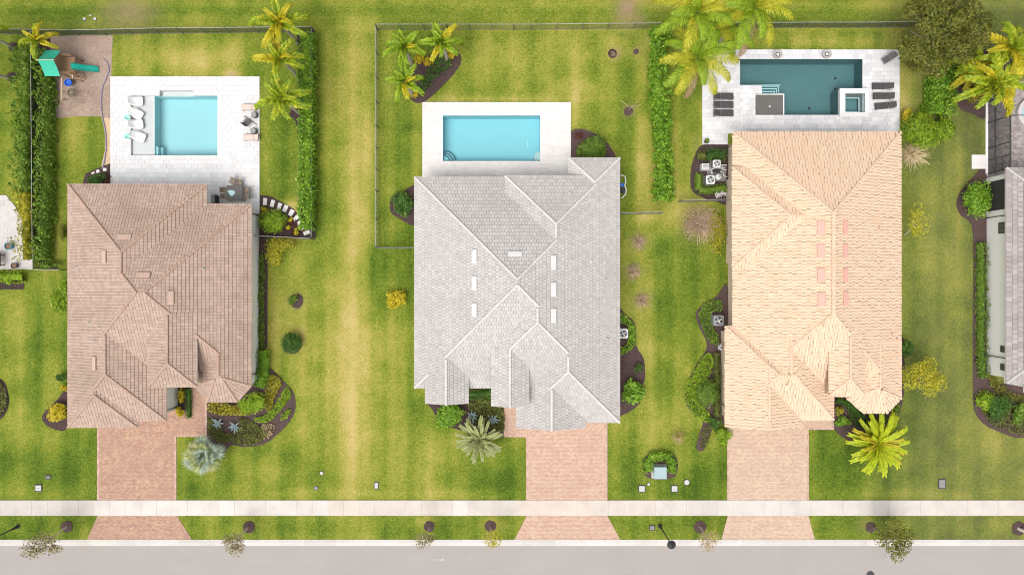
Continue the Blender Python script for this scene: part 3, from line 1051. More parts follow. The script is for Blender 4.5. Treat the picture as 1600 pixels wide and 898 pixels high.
mk = thing("survey_mark", "tiny white painted arrow mark on the street", "road marking", W(680, 874, -.11))
mm = MB().box(-.45, .75, -.015, .015, -.01, -.006)
mm.box(.55, .9, -.02, .02, -.01, -.0065, .5)
mm.box(.55, .9, -.02, .02, -.01, -.0062, -.6)
mm.build("paint", mat("road_paint", []), mk)


# ------------------------------------------------------------------ paving made of separate small blocks
def pave(name, rects, bw, bh, m, z0, z1, parent=None, kind=None, gap=.008, stagger=.5, jitter=.003, world=True, vertical=False, poly=None, label=None):
    """blocks laid over world rectangles (x0,x1,y0,y1); poly clips"""
    mb = MB()
    for (x0, x1, y0, y1) in rects:
        rows = max(1, int(round((y1 - y0) / bh)))
        h = (y1 - y0) / rows
        for r in range(rows):
            ya, yb = y0 + r * h, y0 + (r + 1) * h
            x = x0 - (bw * stagger * (r % 2) if stagger else 0)
            while x < x1 - 1e-6:
                a, b = max(x, x0), min(x + bw, x1)
                x += bw
                if b - a < .04:
                    continue
                q = [(a + gap / 2, ya + gap / 2), (b - gap / 2, ya + gap / 2), (b - gap / 2, yb - gap / 2), (a + gap / 2, yb - gap / 2)]
                if poly:
                    q = clip_convex(q, poly)
                    if len(q) < 3 or abs(area2(q)) < .002:
                        continue
                dz = random.uniform(-jitter, jitter)
                k = len(q)
                mb.add([(p[0], p[1], z1 + dz) for p in q] + [(p[0], p[1], z0) for p in q],
                       [tuple(range(k))] + [(i, k + i, k + (i + 1) % k, (i + 1) % k) for i in range(k)])
    return mb.build(name, mat(m, []), parent, world=world, kind=kind, label=label)


def PR(a, b, c, d):
    """plan-pixel rectangle x a..b, y c..d (down) -> world rect"""
    return (a / 16 - 50, b / 16 - 50, (449 - d) / 16, (449 - c) / 16)


def driveway(name, label, rects, apron, m, borders):
    cx = sum(r[0] + r[1] for r in rects) / (2 * len(rects))
    root = bpy.data.objects.new(name, None)
    root.location = (cx, SW1 + 2, 0)
    COL.objects.link(root)
    tagp(root, label, "driveway", kind='structure')
    sb = MB()
    for r in rects:
        sb.box(r[0], r[1], r[2], r[3], -.1, .022)
    ap = [(p[0] / 16 - 50, (449 - p[1]) / 16) for p in apron]
    if area2(ap) < 0:
        ap = ap[::-1]
    sb.prism(ap, -.1, .0225)
    sb.build("sand_bed", mat("paver_joint", []), root, world=True)
    pave("paver", rects, .24, .13, m, -.05, .045, root, 'stuff')
    xs = [p[0] for p in ap]
    ys = [p[1] for p in ap]
    pave("apron_paver", [(min(xs), max(xs), min(ys), max(ys))], .24, .13, m, -.05, .043, root, 'stuff', poly=ap)
    pave("border_paver", [PR(*b) for b in borders], .12, .24, "paver_border", -.05, .052, root, 'stuff', stagger=0)
    return root


driveway("driveway", "red brown paver driveway with tan flecks beside the silver palm", [PR(153, 275, 681, 780.8), PR(153, 323, 655, 681), PR(262, 323, 640, 655), PR(299, 323, 590, 640)],
         [(153, 805), (277, 805), (300, 842), (136, 842)], "paver_brick", [(152, 155, 668, 780), (273, 276, 682, 780), (276, 323, 679, 682), (320.5, 323.5, 604, 679)])
driveway("driveway", "pale rose paver driveway of the grey roofed house", [PR(823, 949, 640, 780.8), PR(787, 823, 625, 682)],
         [(823, 805.2), (949, 805.2), (969, 842), (804, 842)], "paver_rose", [(822, 825.5, 682, 780), (946, 949, 655, 780), (787, 822, 679.5, 682.5)])
driveway("driveway", "tan paver driveway of the peach roofed house", [PR(1137, 1263, 640, 780.8), PR(1263, 1303, 640, 670.5)],
         [(1137, 805.2), (1263, 805.2), (1273, 842), (1127, 842)], "paver_tan", [(1136, 1139, 660, 780), (1260.5, 1263.5, 671, 780), (1263.5, 1303, 668, 671)])


# ------------------------------------------------------------------ planting beds
BEDS = [0]


def bed(name, label, poly, m="mulch", z=.02, chips=0, chipm="mulch_chip", n=6, cs=.13):
    BEDS[0] += 1
    z += .0011 * BEDS[0]
    P = smooth_poly(poly, n) if n > 1 else poly
    P = [(p[0] / 16 - 50, (449 - p[1]) / 16) for p in P]
    if area2(P) < 0:
        P = P[::-1]
    xs, ys = [p[0] for p in P], [p[1] for p in P]
    c = (sum(xs) / len(xs), sum(ys) / len(ys))
    from mathutils.geometry import tessellate_polygon
    tris = tessellate_polygon([[Vector((p[0], p[1], 0)) for p in P]])
    mb = MB()
    k = len(P)
    mb.add([(p[0] - c[0], p[1] - c[1], z) for p in P], [tuple(t) for t in tris])
    mb.add([(p[0] - c[0], p[1] - c[1], z) for p in P] + [(p[0] - c[0], p[1] - c[1], -.05) for p in P], [(i, k + i, k + (i + 1) % k, (i + 1) % k) for i in range(k)])
    o = mb.build(name, mat(m, []), kind='structure', label=label, cat="garden bed")
    o.location = (c[0], c[1], 0)
    if chips:
        A = abs(area2(P))
        nn = int(chips * A)
        pts = []
        while len(pts) < nn:
            x, y = random.uniform(min(xs), max(xs)), random.uniform(min(ys), max(ys))
            if inside(P, x, y):
                pts.append((x - c[0], y - c[1], z + .012))
        v, f = leaf_cards(np.array(pts), np.tile([[0, 0, 1.]], (nn, 1)), cs, .45, .35)
        obj("chip", np_mesh("chip", v, f, mat(chipm, [])), o, kind='stuff')
    return o


def ring_bed(label, px, py, r, m="mulch", chips=25):
    r *= .88
    pts = [(px + r * math.cos(a) * random.uniform(.93, 1.07), py + r * math.sin(a) * random.uniform(.93, 1.07)) for a in (2 * PI * i / 10 for i in range(10))]
    return bed("mulch_ring", label, pts, m, .025, chips)


bed("playground", "brown wood chip play area behind the pink roofed house", [(79, 57), (120, 56), (176, 56), (175, 90), (174, 120), (173, 185), (165, 184), (160, 182), (120, 182), (80, 186)], "wood_chips", .012, 26, "wood_chip", 1, .17)
bed("sand_path", "narrow sandy strip beside the white pool deck", [(160, 184), (173, 184), (173, 258), (163, 268), (158, 262), (164, 235), (165, 205)], "sand_path", .016, 12, "wood_chip", 1)
bed("garden_bed", "dark mulch corner with square stones north of the pink roof", [(173, 255), (173, 292), (128, 292), (133, 272), (150, 264)], n=1, chips=25)
bed("garden_bed", "long mulch strip beside the double hedge", [(52, 58), (79, 58), (80, 185), (80, 280), (77, 340), (74, 390), (80, 405), (92, 420), (62, 420), (56, 250)], n=1, chips=25)
bed("garden_bed", "mulch strip under the hedge next to three golden palms", [(464, 52), (492, 52), (493, 370), (470, 368), (472, 250), (462, 190), (452, 180), (455, 170), (466, 168)], n=1, chips=25)
bed("garden_bed", "dark mulch bed holding the curved stepping stone path", [(406, 305), (420, 306), (440, 315), (460, 327), (472, 345), (492, 366), (492, 372), (406, 372)], n=1, chips=30)
bed("garden_bed", "thin mulch strip along the white side wall", [(405, 372), (419, 372), (418, 450), (418, 540), (404, 560)], n=1, chips=25)
bed("garden_bed", "large kidney shaped mulch bed at the front corner of the pink roofed house", [(404, 545), (420, 570), (440, 592), (458, 612), (462, 635), (455, 655), (437, 675), (415, 692), (385, 698), (362, 695), (352, 705), (342, 712), (335, 700), (322, 682), (323, 626), (360, 620)], n=4, chips=25)
bed("garden_bed", "small mulch patch with yellow crotons west of the pink roof", [(106, 605), (92, 622), (72, 640), (66, 655), (80, 668), (106, 668)], n=3, chips=25)
bed("garden_bed", "narrow planting pocket between garage wall and front walk", [(277, 604), (299, 604), (299, 655), (274, 655)], n=1, chips=20)
bed("garden_bed", "mulch bed edge at the far western lawn", [(-10, 592), (6, 596), (13, 615), (13, 635), (4, 652), (-10, 655)], chips=30)
bed("garden_bed", "mulch triangle under the three palms by the pale pool deck", [(650, 100), (680, 82), (712, 78), (721, 94), (712, 112), (690, 136), (662, 160), (642, 156), (640, 130)], n=3, chips=30)
bed("garden_bed", "mulch bed behind the grey roof corner by the pool", [(892, 206), (915, 203), (940, 215), (955, 232), (958, 250), (892, 250)], n=3, chips=25)
bed("garden_bed", "mulch half circle at the west side of the grey roof", [(650, 292), (632, 298), (612, 308), (610, 330), (625, 342), (650, 350)], n=3, chips=25)
bed("garden_bed", "front mulch bed between the two grey gables", [(668, 632), (676, 640), (685, 656), (705, 668), (740, 676), (788, 684), (788, 600), (730, 600)], n=1, chips=25)
bed("garden_bed", "wavy mulch bed with air conditioner east of the grey roof", [(962, 484), (975, 490), (992, 505), (994, 540), (1006, 560), (1008, 590), (1005, 600), (1000, 630), (968, 650), (962, 640)], n=3, chips=25)
bed("garden_bed", "mulch bed around the white pool equipment", [(1137, 226), (1100, 226), (1088, 238), (1080, 262), (1079, 290), (1085, 302), (1100, 310), (1118, 314), (1137, 314)], n=3, chips=25)
bed("garden_bed", "winding mulch bed along the west wall of the peach roofed house", [(1138, 450), (1118, 464), (1096, 478), (1087, 490), (1092, 510), (1104, 535), (1100, 552), (1085, 575), (1072, 605), (1072, 630), (1085, 648), (1098, 658), (1092, 680), (1088, 700), (1098, 704), (1106, 690), (1112, 672), (1120, 660), (1140, 660), (1132, 600)], n=4, chips=25)
bed("garden_bed", "dark entry bed beside the peach roofed bay", [(1297, 600), (1345, 600), (1400, 620), (1410, 628), (1400, 655), (1375, 690), (1340, 690), (1318, 684), (1303, 670), (1297, 655)], n=2, chips=25)
bed("garden_bed", "mulch strip along the east wall of the peach roofed house", [(1404, 520), (1412, 530), (1414, 600), (1410, 628), (1402, 630)], n=1, chips=20)
bed("garden_bed", "mulch bed under the golden palms in the upper east corner", [(1495, 85), (1510, 80), (1545, 75), (1580, 90), (1590, 120), (1570, 150), (1541, 185), (1520, 178), (1500, 170), (1494, 150), (1490, 120)], n=3, chips=20)
bed("garden_bed", "mulch path bed beside the white walled house", [(1541, 262), (1522, 275), (1500, 300), (1494, 320), (1502, 338), (1518, 350), (1521, 400), (1520, 500), (1520, 600), (1522, 640), (1535, 660), (1560, 674), (1610, 682), (1610, 600), (1560, 600), (1543, 580), (1545, 350)], n=2, chips=18)
bed("garden_bed", "dark mulch horseshoe around the utility transformer", [(1004, 732), (1006, 716), (1018, 708), (1036, 706), (1052, 709), (1059, 722), (1056, 742), (1040, 748), (1020, 748), (1008, 742)], n=4, chips=30)
bed("garden_bed", "mulch patch under the neighbour's low hedge", [(-10, 436), (38, 436), (38, 452), (-10, 452)], n=1, chips=20)

# ------------------------------------------------------------------ houses: every roof is a set of hip and gable bodies that meet in valleys
SLOPE = .417


class Body:
    """convex footprint (counter-clockwise); each edge has its own eave height, or None for a gable"""

    def __init__(s, pts, z0, dz=0.0):
        s.p = pts
        k = len(pts)
        s.z0 = [None if z is None else z + dz for z in z0]
        s.pl = []
        for i in range(k):
            a, b = pts[i], pts[(i + 1) % k]
            L = math.hypot(b[0] - a[0], b[1] - a[1])
            nx, ny = -(b[1] - a[1]) / L, (b[0] - a[0]) / L
            s.pl.append(None if s.z0[i] is None else (SLOPE * nx, SLOPE * ny, s.z0[i] - SLOPE * (nx * a[0] + ny * a[1])))
        s.zmin = min(z for z in s.z0 if z is not None)

    def plane(s, i, x, y):
        a, b, c = s.pl[i]
        return a * x + b * y + c

    def z(s, x, y):
        return min(s.plane(i, x, y) for i in range(len(s.p)) if s.pl[i])

    def has(s, x, y):
        k = len(s.p)
        for i in range(k):
            a, b = s.p[i], s.p[(i + 1) % k]
            if (b[0] - a[0]) * (y - a[1]) - (b[1] - a[1]) * (x - a[0]) < -1e-6:
                return False
        return True

    def face(s, i):
        q = list(s.p)
        for j in range(len(s.p)):
            if j != i and s.pl[j]:
                A, B = s.pl[i], s.pl[j]
                q = clip_half(q, B[0] - A[0], B[1] - A[1], -(B[2] - A[2]))
                if len(q) < 3:
                    return []
        return q


def rect(x0, x1, y0, y1, ze=3.3, gable="", dz=0.0, **kw):
    z = [kw.get(k, None if k in gable else ze) for k in "SENW"]
    return Body([(x0, y0), (x1, y0), (x1, y1), (x0, y1)], z, dz)


def house(name, label, bodies, pal, center, tile="flat", wallm="white_stucco", overhang=.5, stagger=0.5, tw=.34, te=.33, seed=1, fascia="white_metal"):
    rng = random.Random(seed)
    root = thing(name, label, "house", (center[0], center[1], 0))
    base, dark, cap = (mat(pal + k, []) for k in ("", "_dark", "_cap"))
    for k, b in enumerate(bodies):                        # bodies that share a plane are lifted a few millimetres apart
        if not getattr(b, "done", False):
            for i, pl in enumerate(b.pl):
                if pl:
                    b.pl[i] = (pl[0], pl[1], pl[2] + .006 * k)
            b.done = True

    def hidden(x, y, z, me, tol=0.0):
        return any(o is not me and o.has(x, y) and o.z(x, y) > z + tol for o in bodies)

    roof, trim, tiles, wall = MB(), MB(), MB(), MB()
    caps = []
    for bi, b in enumerate(bodies):
        k = len(b.p)
        onedge = [[] for _ in range(k)]
        for i in range(k):
            if not b.pl[i]:
                continue
            f = b.face(i)
            if len(f) < 3:
                continue
            roof.add([(x, y, b.plane(i, x, y)) for x, y in f], [tuple(range(len(f)))])
            for x, y in f:
                for e in range(k):
                    a, c = b.p[e], b.p[(e + 1) % k]
                    L = math.hypot(c[0] - a[0], c[1] - a[1])
                    if abs((c[0] - a[0]) * (y - a[1]) - (c[1] - a[1]) * (x - a[0])) / L < 1e-5:
                        t = ((x - a[0]) * (c[0] - a[0]) + (y - a[1]) * (c[1] - a[1])) / (L * L)
                        if -1e-6 <= t <= 1 + 1e-6:
                            onedge[e].append((round(t, 6), x, y, b.plane(i, x, y)))
            # hips and ridges
            for q in range(len(f)):
                A, B = f[q], f[(q + 1) % len(f)]
                for j in range(i + 1, k):
                    if b.pl[j] and abs(b.plane(i, *A) - b.plane(j, *A)) < 1e-5 and abs(b.plane(i, *B) - b.plane(j, *B)) < 1e-5:
                        caps.append((b, (*A, b.plane(i, *A)), (*B, b.plane(i, *B))))
            # tiles
            a, c = b.p[i], b.p[(i + 1) % k]
            L = math.hypot(c[0] - a[0], c[1] - a[1])
            ux, uy = (c[0] - a[0]) / L, (c[1] - a[1]) / L
            nx, ny = -uy, ux
            us = [(p[0] - a[0]) * ux + (p[1] - a[1]) * uy for p in f]
            ws = [(p[0] - a[0]) * nx + (p[1] - a[1]) * ny for p in f]
            r0, r1 = 0, int(max(ws) / te) + 1
            P = lambda u, w: (a[0] + ux * u + nx * w, a[1] + uy * u + ny * w)
            for r in range(r0, r1):
                w0, w1 = r * te - (.05 if r == 0 else 0), (r + 1) * te
                u = math.floor(min(us) / tw) * tw - (tw * stagger if r % 2 else 0)
                while u < max(us):
                    u0, u1 = u, u + tw
                    u += tw
                    cx, cy = P((u0 + u1) / 2, (w0 + w1) / 2)
                    if all(hidden(*xy, b.plane(i, *xy), b) for xy in ((cx, cy), P(u0, w0), P(u1, w0), P(u0, w1), P(u1, w1))):
                        continue
                    if tile == "flat":
                        q = [P(u0 + .011, w0), P(u1 - .011, w0), P(u1 - .011, w1 - .010), P(u0 + .011, w1 - .010)]
                        if r > 0 or True:
                            q = clip_convex(q, f if r else [(p[0] - nx * .06, p[1] - ny * .06) if abs((p[0] - a[0]) * nx + (p[1] - a[1]) * ny) < 1e-4 else p for p in f])
                        if len(q) < 3 or area2(q) < .006:
                            continue
                        lift = rng.uniform(-.004, .004)
                        top = []
                        for x, y in q:
                            t = ((x - a[0]) * nx + (y - a[1]) * ny - w0) / (w1 - w0)
                            top.append((x, y, b.plane(i, x, y) + .062 - .042 * t + lift))
                        n_ = len(q)
                        tiles.add(top + [(x, y, b.plane(i, x, y) - .0) for x, y in q], [tuple(range(n_))] + [(m, n_ + m, n_ + (m + 1) % n_, (m + 1) % n_) for m in range(n_)])
                    else:
                        if not inside(f, cx, cy):
                            continue
                        jl, jr = (.05 if r % 2 else -.02) + rng.uniform(-.025, .025), rng.uniform(-.03, .02)
                        prof = ((0.03, .0), (.2, .03), (.40, .055), (.62, .055), (.82, .03), (.97, .0))
                        vs = []
                        for w, dz in ((w0 + jr, .036), (w1 + .05, .010)):
                            for g, h in prof:
                                x, y = P(u0 + g * tw + jl, w)
                                vs.append((x, y, b.plane(i, x, y) + h + dz))
                        for g, h in prof:
                            x, y = P(u0 + g * tw + jl, w0 + jr)
                            vs.append((x, y, b.plane(i, x, y) - .01))
                        m = len(prof)
                        tiles.add(vs, [(e, e + 1, m + e + 1, m + e) for e in range(m - 1)] + [(2 * m + e, 2 * m + e + 1, e + 1, e) for e in range(m - 1)])
        # fascia band below every edge, gable triangles
        for e in range(k):
            pr = sorted(set(onedge[e]))
            if len(pr) < 2:
                continue
            gab = b.z0[e] is None
            if gab:
                cxm, cym = pr[len(pr) // 2][1:3]
                if hidden(cxm, cym, pr[len(pr) // 2][3] - .25, b):
                    gab = 'buried'
            lo = .2
            pts = [(x, y, z - .004) for _, x, y, z in pr]
            m = len(pts)
            low = [(x, y, (min(p[2] for p in pts) - lo) if gab else z - lo) for x, y, z in pts]
            (roof if gab == 'buried' else trim).add(pts + low, [(q, m + q, m + q + 1, q + 1) for q in range(m - 1)])
        trim.add([(x, y, b.zmin - .2) for x, y in b.p], [tuple(range(k - 1, -1, -1))])
        # walls
        d = overhang + .004 * bi
        cxb, cyb = sum(p[0] for p in b.p) / k, sum(p[1] for p in b.p) / k
        q = list(b.p)
        xs, ys = [p[0] for p in q], [p[1] for p in q]
        sx, sy = (max(xs) - min(xs)), (max(ys) - min(ys))
        mx, my = (max(xs) + min(xs)) / 2, (max(ys) + min(ys)) / 2
        wp = [(mx + (p[0] - mx) * (1 - 2 * d / sx), my + (p[1] - my) * (1 - 2 * d / sy)) for p in q]
        wall.prism(wp, -.1, b.zmin - .201)
    rf = roof.build("roof", dark, root, world=True)
    trim.build("fascia", mat(fascia, []), rf, world=True)
    tiles.build("tile", base, rf, world=True, kind='stuff')
    wall.build("wall", mat(wallm, []), root, world=True)
    # cap tiles along each visible hip and ridge
    done = set()
    for b, A, B in caps:
        if A[2] > B[2]:
            A, B = B, A
        key = tuple(round(v, 1) for v in (*A[:2], *B[:2]))
        if key in done:
            continue
        done.add(key)
        A, B = Vector(A), Vector(B)
        L = (B - A).length
        if L < .3:
            continue
        d = (B - A) / L
        s = d.cross(Vector((0, 0, 1))).normalized()
        up = s.cross(d)
        m = MB()
        nseg = max(1, int(L / .40))
        cnt = 0
        runs = []
        for i in range(nseg):
            p0, p1 = A + d * (L * i / nseg), A + d * (L * (i + 1) / nseg + .05)
            mid = (p0 + p1) / 2
            if hidden(mid.x, mid.y, mid.z, b, .07):
                if m.v:
                    runs.append(m)
                    m = MB()
                continue
            lr = (mid + s * .35, mid - s * .35)
            own = [b.z(q.x, q.y) for q in lr]
            if any(o is not b and all(o.has(q.x, q.y) and o.z(q.x, q.y) > w - .05 for q, w in zip(lr, own)) and any(o.z(q.x, q.y) > w + .06 for q, w in zip(lr, own)) for o in bodies):
                if m.v:
                    runs.append(m)
                    m = MB()
                continue
            cnt += 1
            vs = []
            for p, lf, r in ((p0, .085, .125), (p1, .06, .10)):
                for t in (-1.5, -.8, 0, .8, 1.5):
                    vs.append(p + s * (r * math.sin(t)) + up * (lf + r * (math.cos(t) - .35) * .75))
            m.add(vs, [(q, q + 1, 5 + q + 1, 5 + q) for q in range(4)] + [(4, 3, 2, 1, 0), (5, 6, 7, 8, 9)])
        if m.v:
            runs.append(m)
        for m in runs:
            if len(m.v) > 20:
                m.build("ridge_cap", cap, rf, world=True)
    root["zfun"] = 0
    del root["zfun"]
    return root, rf, (lambda x, y: max([b.z(x, y) for b in bodies if b.has(x, y)] or [0]))


def on_roof(zf, px, py):
    z = 4.5
    for _ in range(25):
        p = W(px, py, z)
        z = .5 * z + .5 * zf(p.x, p.y)
    return W(px, py, z)


def vents(rf, zf, spots, m):
    for px, py, w, h in spots:
        p = on_roof(zf, px, py)
        e = .12
        gx_, gy_ = (zf(p.x + e, p.y) - zf(p.x - e, p.y)) / (2 * e), (zf(p.x, p.y + e) - zf(p.x, p.y - e)) / (2 * e)
        v = MB()
        sx, sy = w / 34.5, h / 34.5
        vs = []
        for dz, k in ((-.05, 1.0), (.10, 1.0), (.135, .86)):
            for x, y in ((-sx * k, -sy * k), (sx * k, -sy * k), (sx * k, sy * k), (-sx * k, sy * k)):
                vs.append((p.x + x, p.y + y, p.z + .045 + gx_ * x + gy_ * y + dz))
        fs = [(8, 9, 10, 11)]
        for o in (0, 4):
            for i in range(4):
                fs.append((o + i, o + (i + 1) % 4, o + 4 + (i + 1) % 4, o + 4 + i))
        v.add(vs, fs)
        v.build("roof_vent", mat(m, []), rf, world=True)


def pipes(rf, zf, spots, m="pipe_grey"):
    for px, py in spots:
        p = on_roof(zf, px, py)
        v = MB()
        v.lathe([(.16, p.z - .06), (.10, p.z + .10), (.05, p.z + .12), (.05, p.z + .34), (.035, p.z + .345)], (p.x, p.y), 10)
        v.build("vent_pipe", mat(m, []), rf, world=True, smooth=False)


def window(root, x0, x1, y0, y1, z0, z1, axis, out, name="window", bars=1):
    """framed window on a wall: axis 'x' wall faces +-x (x0 is the wall plane), 'y' wall faces +-y"""
    f, g = MB(), MB()
    t = .07 * out
    def bx(mb, a0, a1, b0, b1, d0, d1):
        if axis == 'x':
            mb.box(min(x0 + d0, x0 + d1), max(x0 + d0, x0 + d1), a0, a1, b0, b1)
        else:
            mb.box(a0, a1, min(y0 + d0, y0 + d1), max(y0 + d0, y0 + d1), b0, b1)
    a0, a1 = (y0, y1) if axis == 'x' else (x0, x1)
    w = .06
    bx(f, a0, a1, z0, z0 + w, -.02 * out, t)
    bx(f, a0, a1, z1 - w, z1, -.02 * out, t)
    bx(f, a0, a0 + w, z0 + w, z1 - w, -.02 * out, t)
    bx(f, a1 - w, a1, z0 + w, z1 - w, -.02 * out, t)
    for i in range(bars):
        c = a0 + (a1 - a0) * (i + 1) / (bars + 1)
        bx(f, c - .02, c + .02, z0 + w, z1 - w, -.02 * out, t * .8)
    bx(g, a0 + w * .5, a1 - w * .5, z0 + w * .5, z1 - w * .5, -.015 * out, .02 * out)
    fr = f.build(name, mat("bronze_metal", []), root, world=True)
    g.build("pane", mat("dark_glass", []), fr, world=True)


def garage_door(root, x0, x1, y, z1=2.35, out=-1):
    d = None
    n = 4
    h = z1 / n
    for i in range(n):
        m = MB().box(x0, x1, min(y, y + .05 * out), max(y, y + .05 * out), i * h + .012, (i + 1) * h - .006)
        if d is None:
            d = m.build("garage_door", mat("white_metal", []), root, world=True)
        else:
            m.build("panel", mat("white_metal", []), d, world=True)


def downspout(root, pts):
    MB().tube(pts, .05, 6).build("downspout", mat("bronze_metal", []), root, world=True)


# ---- pink brown roofed house
H1 = [rect(-41.2, -24.2, -8.6, 7.73), rect(-41.2, -28.35, .6, 9.57, gable="S"), rect(-41.2, -32.1, -12.36, -3.9, gable="N"),
      rect(-41.2, -34.8, -12.96, -8.9, gable="N"), rect(-32.85, -28.45, -8.95, -2.1, 5.05, gable="N"),
      Body([(-29.4, -9.15), (-28.25, -10.6), (-25.5, -10.6), (-24.2, -9.15), (-24.2, -3.5), (-29.4, -3.5)], [3.3, 3.3, 3.3, 3.3, None, 3.3])]
r1, rf1, zf1 = house("house", "house with pink brown flat tile roof and a playground in the back yard", H1, "roof_pink", (-32.7, -1), "flat", "white_stucco", stagger=0, tw=.29, te=.30, seed=3)
vents(rf1, zf1, [(196, 369.5, 20, 8), (163.5, 401, 8, 20), (225, 429, 21, 8), (268, 465, 8, 21), (148, 567, 7.5, 21)], "vent_pink")
pipes(rf1, zf1, [(375, 525.5), (155, 511), (140, 504), (120, 417), (148, 532), (318, 420)])
garage_door(r1, -40.3, -35.6, -12.43)
window(r1, -31.9, -29.4, -8.42, 0, .15, 2.5, 'y', -1, "front_door", 1)
for x0, x1 in ((-40, -37.5), (-36, -33.2)):
    window(r1, x0, x1, 9.03, 0, .15, 2.3, 'y', 1, "sliding_door", 1)
downspout(r1, [(-24.25, 7.0, 3.05), (-24.62, 7.0, 2.8), (-24.62, 7.0, .1)])
downspout(r1, [(-24.25, -8.25, 3.05), (-24.62, -8.25, 2.8), (-24.62, -8.25, .1)])
downspout(r1, [(-32.2, -11.55, 3.05), (-32.5, -11.55, 2.8), (-32.5, -11.55, .1)])

# ---- grey roofed house
H2 = [rect(-9.03, 9.98, -9.3, 10.22), rect(-.62, 8.52, 2.0, 10.24, 3.9, gable="S"), rect(5.23, 9.98, 7.8, 12.0, gable="S"),
      rect(-1.86, 9.98, -10.8, -1.0, W=4.8, E=3.3, S=3.3, N=None), rect(-1.86, 1.52, -10.75, -3.5, 4.8, gable="SN"),
      rect(.62, 9.98, -12.5, -5.2, W=3.5, E=3.3, S=3.3, N=None), rect(.42, 6.8, -13.0, -7.2, 3.42, gable="SN"), rect(-7.97, -4.03, -10.68, -5.3, 3.74, gable="SN")]
r2, rf2, zf2 = house("house", "house with pale grey tile roof and a turquoise rectangular pool", H2, "roof_grey", (.4, -.5), "flat", "white_stucco", stagger=.5, tw=.30, te=.33, seed=5)
vents(rf2, zf2, [(741, 400, 8, 21), (741, 442, 8, 21), (741, 484, 8, 21), (805, 396.5, 21, 8), (865, 410, 8.5, 22), (865, 452, 8.5, 22), (865, 493, 8.5, 22)], "vent_white")
pipes(rf2, zf2, [(890, 302), (924, 408), (946, 437), (919, 519), (948, 529), (893, 407), (738, 393)])
garage_door(r2, 1.2, 5.9, -12.58)
window(r2, -1.0, .9, -10.26, 0, .15, 2.4, 'y', -1, "front_door", 1)
window(r2, -7.0, -4.9, -10.16, 0, .9, 2.3, 'y', -1)
for x0, x1 in ((-7.5, -4.5), (-3.8, -1.2), (0.5, 4.5)):
    window(r2, x0, x1, 9.74, 0, .15, 2.3, 'y', 1, "sliding_door", 2)
for y0, y1 in ((-6, -4.5), (0, 1.6), (4, 5.6)):
    window(r2, -8.51, 0, y0, y1, 1.0, 2.4, 'x', -1)
    window(r2, 9.46, 0, y0, y1, 1.0, 2.4, 'x', 1)

# ---- peach roofed house
H3 = [rect(20.5, 36.1, -10.1, 14.4), rect(20.3, 27.2, 1.75, 11.05, 3.75, gable="E"), rect(19.78, 29.85, -12.25, -3.6), rect(20.5, 29.7, -12.25, -4.5, gable="N"),
      rect(19.78, 26.85, -12.95, -7.8, gable="SN"), rect(28.6, 31.8, -9.75, -4.4, 5.1, gable="N"),
      Body([(31.1, -10.3), (32.6, -11.64), (34.8, -11.64), (36.1, -10.3), (36.1, -5), (31.1, -5)], [3.3, 3.3, 3.3, 3.3, None, 3.3])]
r3, rf3, zf3 = house("house", "house with peach barrel tile roof and a dark water pool", H3, "roof_tan", (28.2, 1), "barrel", "cream_stucco", overhang=.6, stagger=.0, tw=.285, te=.36, seed=9, fascia="cream_stucco")
vents(rf3, zf3, [(1282, 356, 10, 22), (1282, 392, 10, 22), (1282, 430, 10, 22), (1283, 468, 10, 22), (1320.5, 356, 9, 22), (1320.5, 392, 9, 22), (1320.5, 430, 9, 22), (1321, 466, 9, 22)], "vent_rose")
pipes(rf3, zf3, [(1372, 356), (1240, 533), (1392, 522), (1400, 529), (1228, 600)], "vent_rose")
garage_door(r3, 20.9, 25.9, -12.44)
window(r3, 29.4, 31.0, -9.22, 0, .15, 2.4, 'y', -1, "front_door", 1)
for x0, x1 in ((22, 25), (26, 30), (31, 34.5)):
    window(r3, x0, x1, 13.82, 0, .15, 2.3, 'y', 1, "sliding_door", 2)
for y0, y1 in ((-7, -5.6), (5, 6.5), (0, 1.5)):
    window(r3, 35.52, 0, y0, y1, 1.0, 2.4, 'x', 1)
downspout(r3, [(20.45, 13.6, 3.05), (20.98, 13.6, 2.8), (20.98, 13.6, .1)])
downspout(r3, [(19.85, -11.3, 3.05), (20.3, -11.3, 2.8), (20.3, -11.3, .1)])

# ---- slate roofed house at the east edge
H4 = [rect(45.9, 64.0, -8.85, 11.1), rect(47.6, 62.0, -9.75, 0)]
r4, rf4, zf4 = house("house", "white walled house with slate grey roof cut off by the picture edge", H4, "roof_slate", (54, 1), "flat", "white_stucco", overhang=.42, stagger=.5, tw=.46, te=.40, seed=13)
window(r4, 46.32, 0, 5.1, 6.15, 1.75, 2.75, 'x', -1)
window(r4, 46.32, 0, -6.1, -5.5, 2.0, 2.65, 'x', -1)
window(r4, 46.32, 0, -7.8, -7.2, 2.0, 2.65, 'x', -1)
downspout(r4, [(45.95, -6.62, 3.05), (46.25, -6.62, 2.8), (46.25, -6.62, .1)])
downspout(r4, [(45.95, 6.75, 3.05), (46.25, 6.75, 2.8), (46.25, 6.75, .1)])
# wide screened opening of the porch, framed in white
pf = MB()
pf.box(46.20, 46.34, 7.0, 7.35, .1, 3.0)
pf.box(46.20, 46.34, 10.2, 10.6, .1, 3.0)
pf.box(46.20, 46.34, 7.35, 10.2, 2.75, 3.0)
po = pf.build("porch_screen", mat("white_metal", []), r4, world=True)
MB().box(46.24, 46.30, 7.35, 10.2, .15, 2.75).build("mesh_screen", mat("unit_dark", []), po, world=True)

# ------------------------------------------------------------------ pools and decks
DZ = .085


